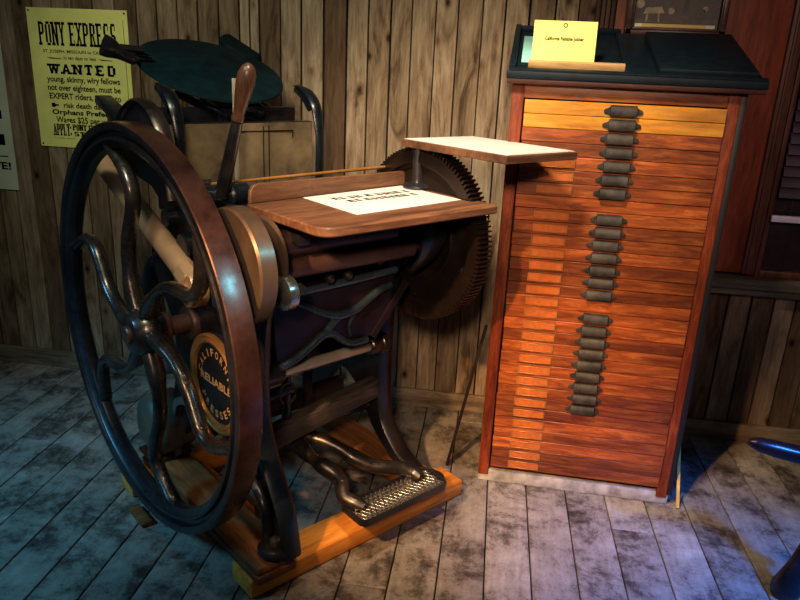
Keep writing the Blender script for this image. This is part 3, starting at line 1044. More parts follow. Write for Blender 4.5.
hole2 = [(0.25, 0.78), (0.44, 0.79), (0.46, 0.95), (0.36, 1.0), (0.24, 0.93)]
outline_r = [(0.03, 0.119), (0.17, 0.119), (0.26, 0.17), (0.33, 0.23), (0.38, 0.30), (0.43, 0.36)] + [(p[0], min(p[1], 1.10)) for p in outline[8:33]] + [(0.28, 1.13), (0.18, 1.13), (0.13, 1.08), (0.12, 1.0), (0.16, 0.93), (0.24, 0.85), (0.265, 0.72), (0.27, 0.60), (0.27, 0.48), (0.268, 0.38), (0.258, 0.30), (0.225, 0.245), (0.16, 0.185), (0.07, 0.145)]
outr = [(a, b) for a, b, *_ in [p for p in spline(outline_r, 3)]]
for k, (a, b, lab) in enumerate(((0.10, 0.125, None), (0.712, 0.737, None))):
    bm = BM()
    plate(bm, outl if k == 0 else outr, a, b, 'x', holes=[hole, hole2] if k == 0 else [hole])
    # raised flange following the outline
    s_ = a - 0.006 if k == 0 else b + 0.006
    tube(bm, [((a + b) / 2, p[0], p[1]) for p in outline[11:37]], 0.020, n=8, k=4, sx=1.0, sy=0.45, upv=(1, 0, 0)) if k == 0 else None
    fr = pp('side_frame', bm, M['iron'])
    bm = BM()
    fl_pts = [(0.055, 1.0), (0.055, 0.93), (0.105, 0.85), (0.122, 0.72), (0.128, 0.60), (0.118, 0.50), (0.088, 0.42), (0.038, 0.34), (-0.008, 0.26), (-0.03, 0.18), (-0.04, 0.125)]
    if k: fl_pts = [(0.24, 0.85), (0.268, 0.72), (0.273, 0.60), (0.273, 0.48), (0.271, 0.38), (0.261, 0.30), (0.228, 0.245), (0.163, 0.185), (0.07, 0.140)]
    tube(bm, [((a + b) / 2, p[0] - 0.004, p[1]) for p in fl_pts], 0.026, n=8, k=5, sx=0.35, sy=1.25, upv=(1, 0, 0))
    pp('leg_flange', bm, M['ironblue'] if k == 0 else M['iron'], fr)
    for yy in (0.015, 0.74):
        bm = BM()
        lathe(bm, [(0, 0), (0.05, 0), (0.05, 0.014), (0.036, 0.022), (0, 0.022)], ((a + b) / 2 - (0.02 if k == 0 else -0.02), yy, 0.119), (0, 0, 1), 24)
        if k == 0 and yy < 0.1:
            pp('foot', bm, M['iron'], fr)
            bm = BM()
            lathe(bm, [(0, 0), (0.054, 0), (0.054, 0.010), (0.046, 0.020), (0.024, 0.024), (0, 0.024)], (0.085, 0.008, 0.14), (0, 0, 1), 24)
        pp('foot', bm, M['iron'], fr)
    bm = BM()
    lathe(bm, [(0, 0), (0.017, 0), (0.017, 0.012), (0, 0.014)], (0.085 if k == 0 else 0.735, 0.008, 0.163 if k == 0 else 0.14), (0, 0, 1), 6)
    pp('bolt', bm, M['chrome'], fr)
# forked inner brace at the near left foot
bm = BM()
tube(bm, [(0.085, 0.30, 0.36, .016), (0.085, 0.20, 0.345, .016), (0.083, 0.12, 0.315, .017), (0.082, 0.06, 0.27, .017), (0.082, 0.045, 0.20, .018), (0.084, 0.055, 0.150, .020)], n=10, sx=0.8, sy=1.1, upv=(1, 0, 0))
pp('leg_brace', bm, M['iron'])

# ---- flywheel
HX, HY, HZ = -0.099, 0.5394, 0.710
fw = empty('flywheel', (HX, HY, HZ), R_(1.3), press)
RW = 0.650
bm = BM()
# profile: radius, position along +x
prof = [(RW - 0.003, 0.0), (RW, 0.003), (RW + 0.0012, 0.018), (RW + 0.0016, 0.036), (RW + 0.0012, 0.054), (RW, 0.069), (RW - 0.003, 0.072), (RW - 0.022, 0.072), (RW - 0.030, 0.066), (RW - 0.058, 0.062), (RW - 0.074, 0.052), (RW - 0.078, 0.036),
        (RW - 0.074, 0.020), (RW - 0.058, 0.011), (RW - 0.052, 0.004), (RW - 0.044, 0.004), (RW - 0.040, 0.016), (RW - 0.030, 0.016), (RW - 0.024, 0.002), (RW - 0.018, 0.0)]
t = BM()
lathe(t, prof, (0, 0, 0), (1, 0, 0), 128, closed=True)
for f in t.faces:
    c = f.calc_center_median()
    r = math.hypot(c.y, c.z)
    f.material_index = 1 if r > RW - 0.003 else 0
for f in list(t.faces):
    pass
me_r = t
rimo = build('rim', me_r, [M['iron'], M['rim']], fw, smooth=35)
SP = [(0.05, 64), (0.10, 60), (0.15, 57), (0.20, 53), (0.25, 48.5), (0.30, 43), (0.345, 37), (0.385, 33), (0.42, 31.5), (0.46, 32), (0.50, 35), (0.54, 39.5), (0.575, 43), (0.60, 44)]
for k in range(6):
    bm = BM()
    pts = []
    for i, (r, a) in enumerate(SP):
        th = R_(a + 60 * k)
        rad = 0.024 if i > 2 else 0.030
        if i > 11: rad = 0.027
        pts.append((0.038, -r * math.cos(th), r * math.sin(th), rad))
    tube(bm, pts, n=14, k=3, sx=0.78, sy=1.0, upv=(1, 0, 0))
    build('spoke', bm, M['spoke'], fw, smooth=60)
bm = BM()
lathe(bm, [(0, -0.014), (0.050, -0.014), (0.060, -0.008), (0.072, 0.012), (0.082, 0.030), (0.082, 0.045), (0.07, 0.06), (0.055, 0.075), (0.05, 0.10), (0, 0.10)], (0, 0, 0), (1, 0, 0), 32)
hub = build('hub', bm, M['spoke'], fw)
bm = BM()
cyl(bm, (-0.026, 0, 0), (0.1, 0, 0), 0.030, bev=0.004)
build('axle_end', bm, M['copper'], hub)

# ---- flywheel shaft
bm = BM()
cyl(bm, (0.0, HY, HZ), (0.098, HY, HZ), 0.032, bev=0.003)
cyl(bm, (0.0, HY, HZ), (0.79, HY, HZ), 0.024)
lathe(bm, [(0, 0), (0.055, 0), (0.062, 0.01), (0.062, 0.02), (0, 0.02)], (0.08, HY, HZ), (1, 0, 0), 28)
lathe(bm, [(0, 0), (0.052, 0), (0.052, 0.014), (0.038, 0.02), (0, 0.02)], (-0.004, HY, HZ), (1, 0, 0), 28)
sh = pp('drive_shaft', bm, M['rollerm'])
bm = BM()
for a in range(18):
    th = 2 * PI * a / 18
    box(bm, (-0.025, 0.058, -0.006), (0.025, 0.072, 0.006), 0.002, mat=Matrix.Translation((0.79, HY, HZ)) @ Matrix.Rotation(th, 4, 'X'))
cyl(bm, (0.765, HY, HZ), (0.815, HY, HZ), 0.06)
pp('pinion', bm, M['gear'], sh)

# ---- big gear
GY, GZ, GR = 0.177, 1.0, 0.296
bm = BM()
nt_ = 116
out = []
for i in range(nt_):
    a = 2 * PI * i / nt_
    for da, rr in ((-0.28, GR - 0.015), (-0.16, GR), (0.16, GR), (0.28, GR - 0.015)):
        th = a + da * 2 * PI / nt_
        out.append((rr * math.cos(th), rr * math.sin(th)))
plate(bm, out, -0.028, 0.028, 'x', holes=[ring_pts(0, 0, GR - 0.052, 64)])
lathe(bm, [(GR - 0.05, -0.020), (GR - 0.05, 0.020), (GR - 0.066, 0.016), (GR - 0.066, -0.016)], (0, 0, 0), (1, 0, 0), 64, closed=True)
gr = pp('gear_wheel', bm, M['gear'])
gr.location = (0.79, GY, GZ)
bm = BM()
lathe(bm, [(GR - 0.055, -0.006), (GR - 0.055, 0.006), (0.16, 0.006), (0.15, 0.014), (0.13, 0.006), (0.05, 0.006), (0.05, -0.006), (0.13, -0.006), (0.15, -0.014), (0.16, -0.006)], (0, 0, 0), (1, 0, 0), 64, closed=True)
lathe(bm, [(0, -0.04), (0.05, -0.04), (0.06, -0.02), (0.06, 0.03), (0, 0.03)], (0, 0, 0), (1, 0, 0), 28)
pp('gear_web', bm, M['gear'], gr)
for a, r in ((-50, 0.235), (-95, 0.225), (-20, 0.23)):
    th = R_(a)
    bm = BM()
    cyl(bm, (-0.016, -r * math.cos(th), r * math.sin(th)), (0, -r * math.cos(th), r * math.sin(th)), 0.010, n=12)
    pp('bolt', bm, M['steel'], gr)

# ---- copper drum, its shaft and collars
DY, DZ, DR = 0.110, 1.015, 0.163
bm = BM()
lathe(bm, [(0, 0.0), (0.035, 0.0), (0.055, 0.006), (DR - 0.03, 0.002), (DR - 0.006, 0.0), (DR, 0.006), (DR, 0.050), (DR - 0.008, 0.056), (0, 0.056)], (0.016, DY - 0.006, DZ), (1, 0, 0), 64)
dr = pp('drum', bm, M['copper'])
bm = BM()
lathe(bm, [(0, 0), (0.108, 0), (0.116, 0.006), (0.116, 0.012), (0.108, 0.016), (0, 0.016)], (0.126, DY + 0.01, DZ + 0.01), (1, 0, 0), 48)
pp('drum_flange', bm, M['copper'], dr)
bm = BM()
cyl(bm, (0.10, DY, DZ), (0.80, GY, GZ), 0.026)
pp('crank_shaft', bm, M['maroon'])
bm = BM()
lathe(bm, [(0.0, 0), (0.036, 0), (0.048, 0.006), (0.050, 0.02), (0.048, 0.034), (0.030, 0.038), (0.024, 0.05), (0, 0.052)], (0.120, 0.022, 0.945), (1, 0, 0), 28)
co = pp('collar', bm, M['chrome'])
bm = BM()
lathe(bm, [(0, 0), (0.020, 0), (0.020, 0.018), (0.009, 0.020), (0.009, 0.03), (0, 0.03)], (0.172, 0.022, 0.945), (1, 0, 0), 6, 0)
pp('nut', bm, M['chrome'], co)

# ---- brass ring with lettering on the left frame
BY, BZ, BR = 0.345, 0.562, 0.168
bm = BM()
lathe(bm, [(0, 0.012), (BR, 0.012), (BR, 0.03), (0, 0.03)], (0.068, BY, BZ), (1, 0, 0), 56)
md = pp('maker_medallion', bm, M['rubber'])
bm = BM()
lathe(bm, [(BR - 0.034, 0.012), (BR - 0.030, 0.002), (BR - 0.022, -0.001), (BR - 0.016, 0.006), (BR - 0.008, 0.0), (BR, 0.004), (BR, 0.014), (BR - 0.034, 0.014)], (0.068, BY, BZ), (1, 0, 0), 72, closed=True)
pp('brass_ring', bm, M['brass'], md)
bm = BM()
LX, LYd = (0, -1, 0), (0, 0, 1)


def arc_word(s, r, a_mid, step, h, w, flip=False):
    n = len(s)
    for i, ch in enumerate(s):
        a = a_mid - (i - (n - 1) / 2) * step if not flip else a_mid + (i - (n - 1) / 2) * step
        t = text_bm(ch, bold=0.03, width=(w * (0.35 if ch == 'I' else 1)), height=h)
        wch = max(v.co.x for v in t.verts)
        th = R_(a)
        c = Vector((0, -r * math.cos(th), r * math.sin(th)))     # a measured from the reader's right, anticlockwise
        c = Vector((0.0795 - 0.001, BY, BZ)) + c
        rotl = R_(a - 90) if not flip else R_(a + 90)
        X0 = Vector(LX) * math.cos(rotl) + Vector(LYd) * math.sin(rotl)
        Y0 = Vector(LX) * -math.sin(rotl) + Vector(LYd) * math.cos(rotl)
        put(bm, t, c, X0, Y0, -wch / 2, -h / 2)


arc_word('CALIFORNIA', 0.104, 90, 17.5, 0.026, 0.020)
arc_word('PRESSES', 0.104, 270, 17.5, 0.026, 0.020, flip=True)
t = text_bm('RELIABLE', bold=0.03, width=0.205, height=0.028)
put(bm, t, (0.0785, BY, BZ), LX, LYd, -0.1025, -0.010)
pp('lettering', bm, M['gold'], md, smooth=0)

# ---- tan side rod running up to the back
bm = BM()
a, b = Vector((0.035, 1.136, 1.20)), Vector((0.045, 0.427, 0.908))
cyl(bm, a, b, 0.036, n=28)
rd = pp('side_rod', bm, M['rod'])
bm = BM()
d = (b - a).normalized()
cyl(bm, b - d * 0.02, b + d * 0.035, 0.043, n=8, bev=0.004)
lathe(bm, [(0, 0), (0.056, 0), (0.06, 0.008), (0.06, 0.05), (0.045, 0.058), (0, 0.058)], (0.02, b.y - 0.03, b.z - 0.035), (1, 0, 0), 10)
lathe(bm, [(0, 0), (0.02, 0), (0.02, 0.02), (0, 0.022)], (0.0, b.y - 0.03, b.z - 0.035), (1, 0, 0), 6)
pp('rod_end', bm, M['rod'], rd)
bm = BM()
lathe(bm, [(0, 0), (0.055, 0), (0.055, 0.05), (0, 0.05)], (0.01, a.y, a.z), (1, 0, 0), 24)
pp('rod_end', bm, M['rod'], rd)
# rear crank arm seen under the rod, with the thin link
bm = BM()
tube(bm, [(0.135, 0.60, 1.06, .03), (0.135, 0.70, 0.93, .032), (0.135, 0.82, 0.88, .034), (0.135, 0.91, 0.80, .036), (0.135, 0.95, 0.68, .036), (0.135, 0.90, 0.55, .034), (0.135, 0.80, 0.42, .032)], n=8, sx=0.5, sy=1.2, upv=(1, 0, 0))
pp('rear_arm', bm, M['iron'])
bm = BM()
tube(bm, [(0.14, 0.62, 0.93), (0.14, 0.73, 0.64)], 0.016, n=4, k=1, sx=0.5, sy=1.2, upv=(1, 0, 0), square=True)
pp('link', bm, M['steel'])
# small machinery behind the upper rim
for i in range(6):
    bm = BM()
    z = 1.17 - i * 0.045
    cyl(bm, (0.128, 0.50 + 0.012 * i, z), (0.17, 0.50 + 0.012 * i, z), 0.016, n=12, bev=0.003)
    cyl(bm, (0.115, 0.50 + 0.012 * i, z), (0.13, 0.50 + 0.012 * i, z), 0.009, n=6)
    pp('bolt', bm, M['steel'])
bm = BM()
cyl(bm, (0.06, 0.62, 1.05), (0.30, 0.62, 1.05), 0.03, bev=0.004)
pp('bearing', bm, M['ironblue'])
bm = BM()
cyl(bm, (0.06, 0.50, 0.98), (0.12, 0.50, 0.98), 0.045, bev=0.006)
pp('bearing', bm, M['ironblue'])

# ---- feed board (lower, with back rail)
FZ = 1.155
fb = empty('feed_board', (0.0, 0.0, FZ), 0, press)


def round_rect(x0, y0, x1, y1, rs, n=6):
    pts = []
    for (cx, cy, a0, r) in ((x1 - rs[1], y0 + rs[1], -90, rs[1]), (x1 - rs[2], y1 - rs[2], 0, rs[2]), (x0 + rs[3], y1 - rs[3], 90, rs[3]), (x0 + rs[0], y0 + rs[0], 180, rs[0])):
        for i in range(n + 1):
            a = R_(a0 + 90 * i / n)
            pts.append((cx + r * math.cos(a), cy + r * math.sin(a)))
    return pts


bm = BM()
plate(bm, [(min(p[0], 0.80), p[1] if p[1] < 0.1 else p[1] + (p[0] - 0.8) * 0.085) for p in round_rect(0.143, -0.148, 0.800, 0.292, (0.05, 0.012, 0.01, 0.01))], -0.026, 0.0, 'z', bev=0.004)
build('board', bm, M['feed'], fb)
bm = BM()
bp = [(0.150, 0.0005), (0.815, 0.0005), (0.815, 0.048), (0.185, 0.056), (0.165, 0.053), (0.152, 0.038)]
plate(bm, bp, 0.0, 0.014, 'y', bev=0.002, mat=Matrix.Translation((0.15, 0.222, 0)) @ Matrix.Rotation(math.atan(0.085), 4, 'Z') @ Matrix.Translation((-0.15, 0, 0)))
build('back_rail', bm, M['feed'], fb)
bm = BM()
cyl(bm, (0.10, 0.36, 1.195), (0.88, 0.36, 1.210), 0.0055, n=10)
pp('gauge_rod', bm, M['brass'])
bm = BM()
box(bm, (0.2, 0.05, 1.06), (0.24, 0.24, 1.124), 0.004)
pp('board_bracket', bm, M['iron'])
bm = BM()
box(bm, (0.60, 0.05, 1.06), (0.64, 0.24, 1.124), 0.004)
pp('board_bracket', bm, M['iron'])

# ---- delivery board on its post
bm = BM()
lathe(bm, [(0, 0), (0.048, 0), (0.050, 0.008), (0.044, 0.016), (0.022, 0.022), (0.019, 0.035), (0.019, 0.110), (0.024, 0.125), (0.024, 0.138), (0, 0.138)], (0.775, 0.200, FZ + 0.0005), (0, 0, 1), 28)
pst = pp('board_post', bm, M['iron'])
bm = BM()
lathe(bm, [(0, 0), (0.007, 0), (0.010, 0.02), (0.012, 0.035), (0.008, 0.045), (0, 0.047)], (0.790, 0.192, FZ + 0.075), (0.8, -0.55, 0.1), 14)
pp('thumb_screw', bm, M['rod'], pst)
bm = BM()
plate(bm, [(0.722, -0.228), (1.040, -0.243), (1.052, 0.215), (0.737, 0.244)], 1.293, 1.317, 'z', bev=0.002)
pp('delivery_board', bm, M['feed'])

# ---- ink disc
TD = Matrix.Translation((0.418, 0.955, 1.514)) @ Matrix.Rotation(R_(22.5), 4, 'X')
bm = BM()
t = BM()
lathe(t, [(0, 0), (0.248, 0.0), (0.264, -0.006), (0.266, -0.014), (0.256, -0.020), (0.06, -0.026), (0.05, -0.07), (0, -0.07)], (0, 0, 0), (0, 0, 1), 72)
merge(bm, t, TD)
dk = pp('ink_disc', bm, M['disc'])
bm = BM()
t = BM()
lathe(t, [(0, 0), (0.085, 0.0), (0.092, -0.01), (0.085, -0.03), (0, -0.03)], (0, 0, 0), (0, 0, 1), 40)
merge(bm, t, Matrix.Translation((0.72, 1.27, 1.60)) @ Matrix.Rotation(R_(30), 4, 'X') @ Matrix.Rotation(R_(10), 4, 'Y'))
pp('small_disc', bm, M['disc'])
bm = BM()
tube(bm, [(0.27, 0.92, 1.42, .026), (0.29, 0.83, 1.395, .022), (0.345, 0.77, 1.37, .018), (0.37, 0.78, 1.30, .022)], n=10, sx=1.0, sy=0.6)
tube(bm, [(0.43, 0.96, 1.43, .05), (0.45, 0.87, 1.39, .04), (0.47, 0.80, 1.38, .04), (0.52, 0.78, 1.36, .03)], n=14)
tube(bm, [(0.56, 1.0, 1.43, .02), (0.60, 0.92, 1.38, .02), (0.60, 0.80, 1.35, .025)], n=10)
pp('disc_bracket', bm, M['ironblue'])
# link and cross rod left of the disc
bm = BM()
cyl(bm, (0.08, 0.95, 1.566), (0.165, 0.95, 1.562), 0.012, n=14)
cyl(bm, (0.145, 0.97, 1.548), (0.20, 0.97, 1.540), 0.009, n=14)
dr_ = pp('ratchet_rod', bm, M['iron'])
bm = BM()
tube(bm, [(0.030, 0.95, 1.572, .036), (0.055, 0.95, 1.562, .033), (0.085, 0.95, 1.548, .022), (0.125, 0.95, 1.532, .020), (0.14, 0.95, 1.527, .012)], n=16, sx=1, sy=0.7, upv=(0, 1, 0), k=6)
pp('ratchet_arm', bm, M['iron'], dr_)

# ---- bed with tan packing sheet and the two horn arms
bm = BM()
box(bm, (0.155, 0.655, 1.05), (0.66, 0.70, 1.342), 0.005)
box(bm, (0.10, 0.66, 1.05), (0.72, 0.76, 1.12), 0.008)
bed = pp('bed', bm, M['iron'])
bm = BM()
n_ = 12
vs0, vs1 = [], []
for i in range(n_ + 1):
    f = i / n_
    vs0.append((0.152 + 0.495 * f, 0.640 + 0.002 * math.sin(f * 9)))
plate(bm, vs0 + [(p[0], p[1] + 0.006) for p in reversed(vs0)], 1.06, 1.340, 'z')
st = pp('packing_sheet', bm, M['tan'], bed)
bm = BM()
for lo, hi in (((0.44, .636, 1.07), (0.443, .639, 1.33)), ((0.462, .636, 1.07), (0.465, .639, 1.33)), ((0.34, .636, 1.312), (0.50, .639, 1.315)), ((0.56, .636, 1.29), (0.563, .639, 1.315)), ((0.50, .636, 1.312), (0.563, .639, 1.315))):
    box(bm, lo, hi)
pp('seam_line', bm, M['maroon'], st, smooth=0)
bm = BM()
box(bm, (0.15, 0.80, 1.325), (0.68, 0.84, 1.382), 0.006)
pp('rear_bar', bm, M['iron'])
for ux, s_ in ((0.128, 1), (0.685, -1)):
    bm = BM()
    dv = 0.0 if s_ > 0 else 0.03
    pts = [(0.79 + dv, 1.458, .004), (0.75 + dv, 1.456, .012), (0.69 + dv, 1.436, .022), (0.645 + dv, 1.395, .022), (0.625 + dv, 1.335, .019), (0.615 + dv, 1.26, .017), (0.618 + dv, 1.17, .017), (0.62 + dv, 1.08, .017)]
    tube(bm, [(ux, p[0], p[1], p[2]) for p in pts], n=10, sx=0.55, sy=1.0, upv=(1, 0, 0))
    tube(bm, [(ux + 0.03 * s_ * 0, p[0] + 0.03, p[1] - 0.01, p[2] * 0.7) for p in pts[1:4]], n=8, sx=1.3, sy=0.8, upv=(1, 0, 0))
    hn = pp('roller_arm', bm, M['ironblue'])
# arched cam plate beside the flywheel top, with its flat bar
bm = BM()
arch = spline([(0.86, 1.24), (0.835, 1.31), (0.77, 1.375), (0.68, 1.412), (0.59, 1.405), (0.52, 1.365), (0.475, 1.30), (0.455, 1.22), (0.44, 1.14)], 4)
plate(bm, arch + [(0.50, 1.10), (0.60, 1.16), (0.74, 1.18)], 0.018, 0.038, 'x')
cyl(bm, (0.0, 0.64, 1.27), (0.06, 0.64, 1.27), 0.035, bev=0.005)
ca = pp('cam_plate', bm, M['iron'])
bm = BM()
tube(bm, [(0.022, p[0], p[1]) for p in arch[::2]], 0.013, n=8, k=2, sx=0.7, sy=1.8, upv=(1, 0, 0))
pp('cam_rim', bm, M['steel'], ca)
bm = BM()
box(bm, (-0.012, -0.14, -0.018), (0.045, 0.12, 0.010), 0.004, mat=Matrix.Translation((0.02, 0.90, 1.365)) @ Matrix.Rotation(R_(17), 4, 'X'))
box(bm, (0.03, 0.80, 1.22), (0.10, 0.98, 1.36), 0.008)
pp('roller_saddle', bm, M['ironblue'])

# ---- throw-off lever
bm = BM()
tube(bm, [(0.10, 0.300, 1.17, .021), (0.108, 0.268, 1.26, .019), (0.118, 0.226, 1.385, .016)], n=10, k=4)
lv = pp('throw_off_lever', bm, M['iron'])
bm = BM()
b0 = Vector((0.118, 0.225, 1.388))
d = Vector((0.012, -0.052, 0.150)).normalized()
lathe(bm, [(0, 0), (0.017, 0.0), (0.0175, 0.010), (0.015, 0.018), (0.017, 0.035), (0.022, 0.075), (0.0255, 0.105), (0.0245, 0.130), (0.018, 0.148), (0.008, 0.158), (0, 0.160)], b0, d, 24)
pp('grip', bm, M['handle'], lv)
bm = BM()
cyl(bm, (0.05, 0.33, 1.165), (0.20, 0.33, 1.165), 0.033, n=24, bev=0.004)
lathe(bm, [(0, 0), (0.040, 0), (0.044, 0.008), (0.040, 0.02), (0, 0.02)], (0.13, 0.33, 1.165), (1, 0, 0), 24)
pp('lever_boss', bm, M['ironblue'])
bm = BM()
box(bm, (0.252, 0.496, 1.10), (0.268, 0.500, 1.49), 0.001)
pp('gauge_strip', bm, M['rodgrey'], label='pale flat metal strip')

# ---- under the feed board: rollers, beam, ribbed platen
bm = BM()
cyl(bm, (0.17, 0.12, 1.055), (0.60, 0.12, 1.055), 0.040, n=28, bev=0.004)
pp('roller', bm, M['rollerm'])
bm = BM()
cyl(bm, (0.17, 0.10, 0.985), (0.67, 0.10, 0.985), 0.030, n=28, bev=0.004)
cyl(bm, (0.13, 0.10, 0.985), (0.70, 0.10, 0.985), 0.013, n=16)
pp('roller', bm, M['rollerm'])
bm = BM()
plate(bm, [(0.16, 0.99), (0.40, 1.10), (0.50, 1.12), (0.50, 0.90), (0.20, 0.86)], 0.13, 0.70, 'x')
pp('platen_back', bm, M['maroon'])
bm = BM()
plate(bm, [(0.185, 0.885), (0.655, 0.892), (0.645, 0.80), (0.60, 0.70), (0.53, 0.665), (0.45, 0.675), (0.40, 0.718), (0.36, 0.722), (0.29, 0.685), (0.20, 0.645), (0.19, 0.75)], 0.165, 0.185, 'y')
pl = pp('platen', bm, M['maroon'])
bm = BM()
tube(bm, [(0.26, 0.155, 0.886, .011), (0.45, 0.152, 0.892, .013), (0.655, 0.155, 0.898, .012)], n=8, k=4)
tube(bm, [(0.225, 0.155, 0.872, .010), (0.29, 0.155, 0.84, .012), (0.35, 0.155, 0.806, .014), (0.40, 0.155, 0.786, .015), (0.44, 0.155, 0.782, .015), (0.49, 0.155, 0.79, .015), (0.54, 0.155, 0.815, .014), (0.59, 0.155, 0.84, .013), (0.635, 0.155, 0.848, .011)], n=10)
tube(bm, [(0.20, 0.155, 0.655, .012), (0.26, 0.155, 0.672, .013), (0.31, 0.155, 0.70, .013), (0.36, 0.155, 0.728, .014), (0.40, 0.155, 0.724, .014), (0.43, 0.155, 0.70, .013), (0.47, 0.155, 0.676, .013), (0.54, 0.155, 0.672, .011)], n=10)
tube(bm, [(0.37, 0.158, 0.725, .012), (0.40, 0.158, 0.76, .012), (0.45, 0.158, 0.785, .010)], n=8)
tube(bm, [(0.47, 0.158, 0.70, .006), (0.465, 0.158, 0.74, .006), (0.50, 0.158, 0.79, .006)], n=8)
pp('platen_rib', bm, M['rib'], pl)
bm = BM()
plate(bm, [(0.185, 0.62), (0.23, 0.62), (0.31, 0.86), (0.27, 0.86)], 0.20, 0.22, 'y')
pp('platen_stay', bm, M['iron'], pl)
bm = BM()
tube(bm, [(0.675, 0.12, 0.862), (0.535, 0.12, 0.695)], 0.012, n=4, k=1, sx=1.3, sy=0.5, upv=(0, 1, 0), square=True)
pp('link', bm, M['maroon'])
for x_, z_ in ((0.36, 0.925), (0.43, 0.925), (0.56, 0.955)):
    bm = BM()
    lathe(bm, [(0, 0), (0.014, 0), (0.016, 0.012), (0.008, 0.02), (0, 0.02)], (x_, 0.13, z_), (0.1, -1, -0.3), 12)
    pp('clamp', bm, M['steel'])
bm = BM()
tube(bm, [(0.72, 0.06, 1.10, .03), (0.72, 0.045, 1.03, .05), (0.72, 0.07, 0.96, .04), (0.71, 0.12, 0.90, .02)], n=10, sx=0.4, sy=1.1, upv=(1, 0, 0))
pp('side_bracket', bm, M['iron'])

# ---- tie rod with sockets
a, b = Vector((0.125, 0.180, 0.625)), Vector((0.712, 0.272, 0.585))
d = (b - a)
bm = BM()
cyl(bm, a, b, 0.019, n=20)
tr = pp('tie_rod', bm, M['rodgrey'])
bm = BM()
dn = d.normalized()
cyl(bm, a, a + dn * 0.10, 0.034, n=24, bev=0.003)
pp('socket', bm, M['steel'], tr)
bm = BM()
cyl(bm, b - dn * 0.085, b - dn * 0.03, 0.032, n=24, bev=0.003)
cyl(bm, b - dn * 0.035, b, 0.040, n=24, bev=0.003)
pp('socket', bm, M['steel'], tr)
bm = BM()
tube(bm, [(0.255 + 0.03 * math.cos(t_), 0.20, 0.535 + 0.036 * math.sin(t_)) for t_ in [i * PI / 6 for i in range(-3, 9)]], 0.0035, n=8, k=2)
pp('wire_hook', bm, M['steel'], tr)
bm = BM()
cyl(bm, (0.14, 0.24, 0.52), (0.30, 0.24, 0.53), 0.020, n=16, bev=0.003)
pp('linkage', bm, M['iron'])
bm = BM()
cyl(bm, (0.30, 0.28, 0.30), (0.30, 0.28, 0.66), 0.016, n=12)
pp('linkage', bm, M['iron'])
# worn wooden cross bar and dark uprights behind
bm = BM()
box(bm, (0.12, -0.03, -0.035), (0.72, 0.03, 0.035), 0.006, mat=Matrix.Translation((0, 0.232, 0.345)) @ Matrix.Rotation(R_(6), 4, 'Z') @ Matrix.Rotation(R_(-4), 4, 'Y'))
pp('cross_bar', bm, M['greywood'])
bm = BM()
box(bm, (0.12, 0.50, 0.28), (0.71, 0.53, 0.36), 0.006)
pp('rear_tie', bm, M['maroon'])
for lo, hi, nm in (((0.46, 0.40, 0.14), (0.49, 0.43, 0.75), 'rear_upright'), ((0.12, 0.56, 0.44), (0.71, 0.60, 0.62), 'rear_tie'), ((0.40, 0.40, 0.62), (0.71, 0.43, 0.86), 'rear_panel')):
    bm = BM()
    box(bm, lo, hi, 0.005)
    pp(nm, bm, M['maroon'])

# ---- treadle
td = empty('treadle', (0.0, 0.0, 0.0), 0, press)
bm = BM()
tube(bm, [(0.345, 0.32, 0.300, 0.0244), (0.350, 0.25, 0.270, 0.0293), (0.352, 0.19, 0.262, 0.0207), (0.358, 0.15, 0.258, 0.0293), (0.378, 0.115, 0.240, 0.0293), (0.392, 0.085, 0.213, 0.0256), (0.375, 0.058, 0.200, 0.0232), (0.368, 0.035, 0.188, 0.0244), (0.385, 0.0, 0.178, 0.0268), (0.40, -0.03, 0.172, 0.0195)], n=12)
build('treadle_arm', bm, M['steel'], td)
bm = BM()
tube(bm, [(0.36, 0.34, 0.305, 0.0220), (0.40, 0.285, 0.290, 0.0256), (0.435, 0.235, 0.280, 0.0256), (0.465, 0.19, 0.262, 0.0220), (0.49, 0.155, 0.238, 0.0293), (0.53, 0.11, 0.215, 0.0268), (0.575, 0.075, 0.205, 0.0256), (0.625, 0.048, 0.195, 0.0256), (0.655, 0.02, 0.182, 0.0268), (0.66, -0.02, 0.174, 0.0195)], n=12)
build('treadle_arm', bm, M['steel'], td)
bm = BM()
cyl(bm, (0.14, 0.335, 0.305), (0.70, 0.335, 0.305), 0.014, n=16)
lathe(bm, [(0, 0), (0.036, 0), (0.04, 0.01), (0.04, 0.05), (0, 0.06)], (0.325, 0.335, 0.305), (1, 0, 0), 20)
build('pivot_rod', bm, M['steel'], td)
# lattice footplate
bm = BM()
TP = Matrix.Translation((0.345, 0.035, 0.158)) @ Matrix.Rotation(R_(2), 4, 'X')
fx0, fx1, fy0, fy1 = 0.0, 0.385, -0.128, 0.0
oc = round_rect(fx0, fy0, fx1, fy1, (0.025, 0.025, 0.02, 0.02), 4)
ic = round_rect(fx0 + 0.008, fy0 + 0.008, fx1 - 0.008, fy1 - 0.008, (0.02, 0.02, 0.016, 0.016), 4)
plate(bm, oc, -0.002, 0.018, 'z', holes=[ic], mat=TP)
pt = build('footplate', bm, M['iron'], td)
bm = BM()
plate(bm, ic, 0.0, 0.006, 'z', mat=TP)
build('footplate_web', bm, M['rubber'], pt)
bm = BM()


def clip_seg(x0, y0, dx, dy, X0, Y0, X1, Y1):
    t0, t1 = -9, 9
    for p, q0, q1, d_ in ((x0, X0, X1, dx), (y0, Y0, Y1, dy)):
        a_, b_ = (q0 - p) / d_, (q1 - p) / d_
        t0, t1 = max(t0, min(a_, b_)), min(t1, max(a_, b_))
    return (t0, t1) if t1 - t0 > 0.012 else None


